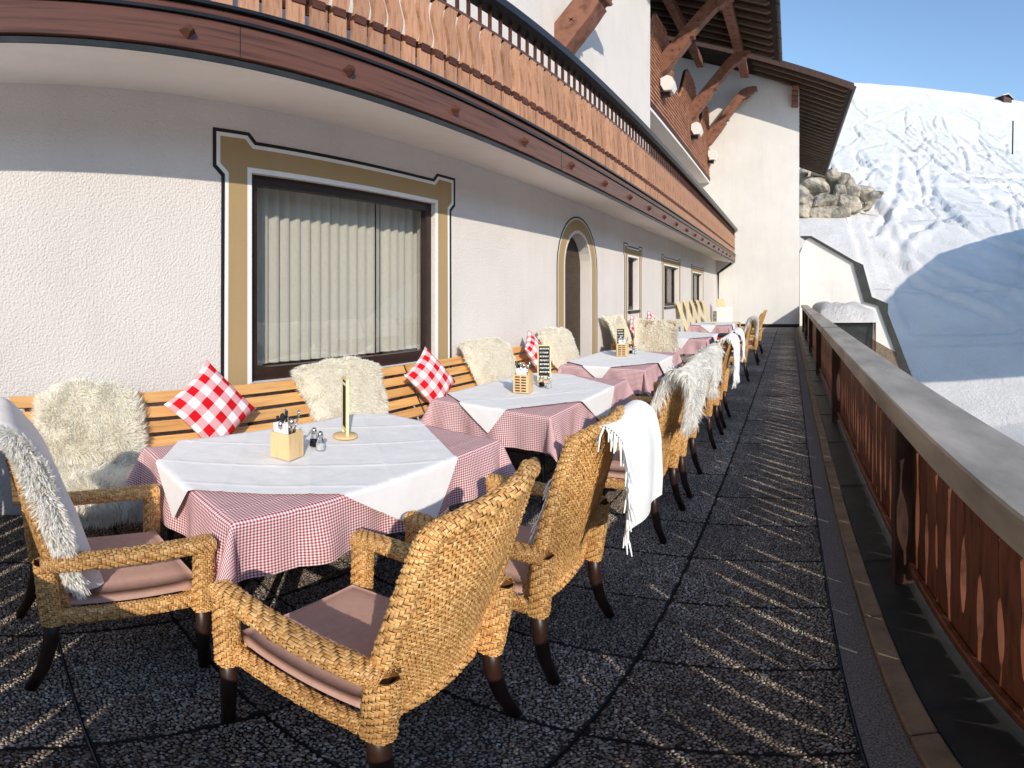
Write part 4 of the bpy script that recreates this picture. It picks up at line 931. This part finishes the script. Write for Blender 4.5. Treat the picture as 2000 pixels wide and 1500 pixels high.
pillow(-3.08, 9.75, .86, 40, 20, -90, 4, 'small looking red checked pillow on the far bench nearest the door')
pillow(-3.08, 11.0, .90, 40, 20, -90, 5, 'small looking red checked pillow on the far bench between the fleeces')

# ================================================================== far end of the terrace
def deck_chair(x, y, rz, label):
    d = empty('deck_chair', (x, y, 0), R(rz))
    for k in range(5): MB().box(-.25+.105*k, -.25+.105*k+.08, -.012, .012, 0, 1.0).build('back_slat', 'cream', d); 
    for ch in d.children: ch.location = (0, -.18, .40); ch.rotation_euler = (R(20), 0, 0)
    for k in range(4): MB().box(-.27, .27, -.16+.13*k, -.05+.13*k, .37, .39).build('seat_slat', 'cream', d)
    for sx in (-1, 1):
        MB().box(sx*.27-.02, sx*.27+.02, -.25, .38, .33, .368).build('side_rail', 'cream', d)
        MB().box(sx*.27-.018, sx*.27+.018, .30, .34, 0, .33).build('leg', 'cream', d); MB().box(sx*.27-.018, sx*.27+.018, -.24, -.20, 0, .33).build('leg', 'cream', d)
    return tag(d, label, 'deck chair', 'cream deck chairs by the far windows')
for k in range(5): deck_chair(-2.85, 14.9+1.05*k, -88, ['nearest', 'second', 'middle', 'fourth', 'farthest'][k]+' cream slatted deck chair in the row along the far wall')
deck_chair(-2.5, 20.9, -120, 'single cream deck chair standing turned in the far corner')
b_ = empty('white_board', (-2.25, 17.2, 0), R(5)); MB().box(-.28, .28, -.015, .015, .45, 1.12).build('panel', 'trimwhite', b_); [MB().box(q-.02, q+.02, -.02, .02, 0, .449).build('leg', 'postwood', b_) for q in (-.24, .24)]; tag(b_, 'plain white standing board before the cream deck chairs', 'board')
# stepped white wall of the outside stair, facing the terrace
inn = [(.47, 3.49), (.76, 4.18), (.94, 4.28), (3.09, 3.05), (3.62, 1.16), (4.33, .96), (5.34, -1.75), (6.6, -5.2)]
out_ = [(.50, 4.36), (1.04, 4.36), (3.12, 3.17), (3.55, 2.98), (3.99, 1.40), (4.80, 1.07), (4.78, .62), (5.92, -2.35), (7.0, -5.2)]
pw = MB().prism([(.47, -6), (6.6, -6)]+inn[::-1], 'y', 24.5, 24.8).build('stair_wall', 'wing')
MB().prism([(.74, 4.19)]+inn[2:]+out_[::-1], 'y', 24.36, 24.95).build('coping', 'coping', pw)
MB().prism([(3.15, -.15), (5.17, -1.35), (5.9, -3.4), (3.15, -3.4)], 'y', 24.47, 24.498).build('plinth', 'kerb', pw)
tag(pw, 'white stepped stair wall with dark coping beyond the end of the railing', 'wall')
# snow covered shed roof between railing and stair
sc = empty('snow_covered_shelter', (1.95, 19.5, 0))
MB().box(-.95, .95, -2.6, 3.4, .55, .72).build('roof_deck', 'roofboard', sc)
MB().box(-.9, .85, -2.5, 3.3, -5.6, .549).build('wall', 'gutter', sc)
n = 24; U, Vv = np.meshgrid(np.linspace(-1, 1, n), np.linspace(-1, 1, n), indexing='ij')
hh = .46*((1-U**6)*(1-Vv**6))**.4*(1+.5*fbm(U*1.6, Vv*2.2, 3, 4))
npm = npmesh('snow_cap', np.concatenate([np.stack([U*1.03, .4+Vv*3.12, .60+hh+.12*np.clip((1-np.maximum(abs(U), abs(Vv)))*12, 0, 1)], -1).reshape(-1, 3)]), gridquads(n, n), None, 'snow', True); inst('snow_cap', npm, sc)
tag(sc, 'low shelter roof thickly covered with snow behind the railing', 'shelter')
for k in range(3): tag(MB().tube([(2.72+.05*k, 16.75-.08*k, -.9), (2.80+.04*k, 16.87, .62)], .02, 6).build('ski_pole', ('railboard', 'steel', 'darkwood')[k]), ['brown', 'bright', 'dark'][k]+' pole leaning against the snowy shelter behind the railing', 'pole', 'poles leaning at the parapet')

# ================================================================== rock wall, hut, pole on the slope
rw = empty('boulder_wall', (4, 47, 9)); rw.location = (0, 0, 0)
tag(rw, 'retaining wall of big grey brown boulders in the snow slope', 'wall')
MB().prism([(.2, 7.6), (7.6, 9.6), (8.4, 11.2), (5.5, 12.0), (3.2, 13.2), (.2, 13.2)], 'y', 46.6, 48.5).build('wall_core', 'rock', rw)
def boulder(cx, cy, cz, sx, sy, sz, seed):
    bm = bmesh.new(); r = random.Random(seed)
    for _ in range(22):
        d_ = Vector((r.gauss(0, 1), r.gauss(0, 1), r.gauss(0, 1))).normalized(); q = max(abs(d_.x), abs(d_.z)); k = .55+.45/max(q, .55)*.62
        bm.verts.new(d_*k*r.uniform(.86, 1.08))
    hull = bmesh.ops.convex_hull(bm, input=bm.verts); bmesh.ops.delete(bm, geom=[e for e in hull['geom_interior'] if isinstance(e, bmesh.types.BMVert)], context='VERTS')
    bmesh.ops.bevel(bm, geom=bm.edges[:], offset=.07, segments=1, affect='EDGES')
    mb_ = MB(); bm.verts.index_update(); mb_.add([(cx+v.co.x*sx, cy+v.co.y*sy, cz+v.co.z*sz) for v in bm.verts], [[v.index for v in f.verts] for f in bm.faces]); bm.free()
    mb_.build('boulder', 'rock', rw)
D0 = 46
def rp(px, py): th = (px-1543)/986; la = (572-py)/986; return D0*math.tan(th), D0/math.cos(th)*math.tan(la)+H
for k, (px, py, w, h) in enumerate([(1570,338,18,16),(1600,342,40,22),(1626,346,30,22),(1648,352,26,30),(1655,360,34,22),(1590,372,56,44),(1568,385,24,40),(1640,384,28,40),(1663,378,32,28),(1686,380,36,32),(1576,398,40,30),(1612,402,56,36),(1655,404,46,42),(1604,424,88,36),(1640,421,44,26),(1702,388,26,18),(1566,420,30,34),(1628,430,40,14),(1712,384,16,12)]):
    x, z = rp(px, py); s = D0/986/2*1.38; boulder(x, D0+.25*(338-py)/20-.35+random.uniform(-.3, .3), z, w*s, 1.1, h*s, k)
hut = empty('ridge_hut', (46.6, 103, 46.75), R(20)); hut.scale = (.52, .52, .5); hz = 0
MB().box(-2.4, 2.4, -2, 2, -2, 1.4).build('wall', 'postwood', hut); MB().prism([(-3.2, 1.0), (0, 2.6), (3.2, 1.0), (3.2, 1.25), (0, 2.9), (-3.2, 1.25)], 'y', -2.6, 2.6).build('roof', 'postwood', hut); MB().prism([(-3.2, 1.26), (0, 2.91), (3.2, 1.26), (3.1, 1.7), (0, 3.35), (-3.1, 1.7)], 'y', -2.5, 2.5).build('snow_cap', 'snow', hut)
tag(hut, 'small dark hut with snowy roof on the slope ridge', 'hut')
pz = float(slope_z(np.array([33.0]), np.array([70.0]))[0])
pl = MB().tube([(33.0, 70, pz-1), (33.1, 70, pz+5.2)], .12, 6).build('slope_pole', 'tablesteel'); tag(pl, 'thin grey pole standing on the ski slope', 'pole')
# neighbouring chalet outside the picture: shaped to throw the blue shadow on the slope
nh = empty('neighbour_chalet', (26, 9, -7))
MB().prism([(3.4, 0), (29, 0), (29, 17.2), (18, 19.8), (4, 19.8), (3.4, 19.4)], 'x', 0, 10).build('wall', 'postwood', nh)  # dark wood, so that its reflection in the big window stays dark
MB().prism([(-2, 16.0), (3.5, 19.7), (18, 19.7), (31, 16.6), (31, 17), (18, 20.1), (3.5, 20.1), (-2, 16.4)], 'x', -1.2, 11).build('roof', 'postwood', nh)
for a in range(6):
    for b_ in range(4): MB().box(-.06, .01, 5.2+4*a, 7.0+4*a, 3+4*b_, 4.8+4*b_).build('window', 'houseglass', nh)
tag(nh, 'unseen neighbouring dark timber chalet, shaped to throw the shadow on the slope', 'building')
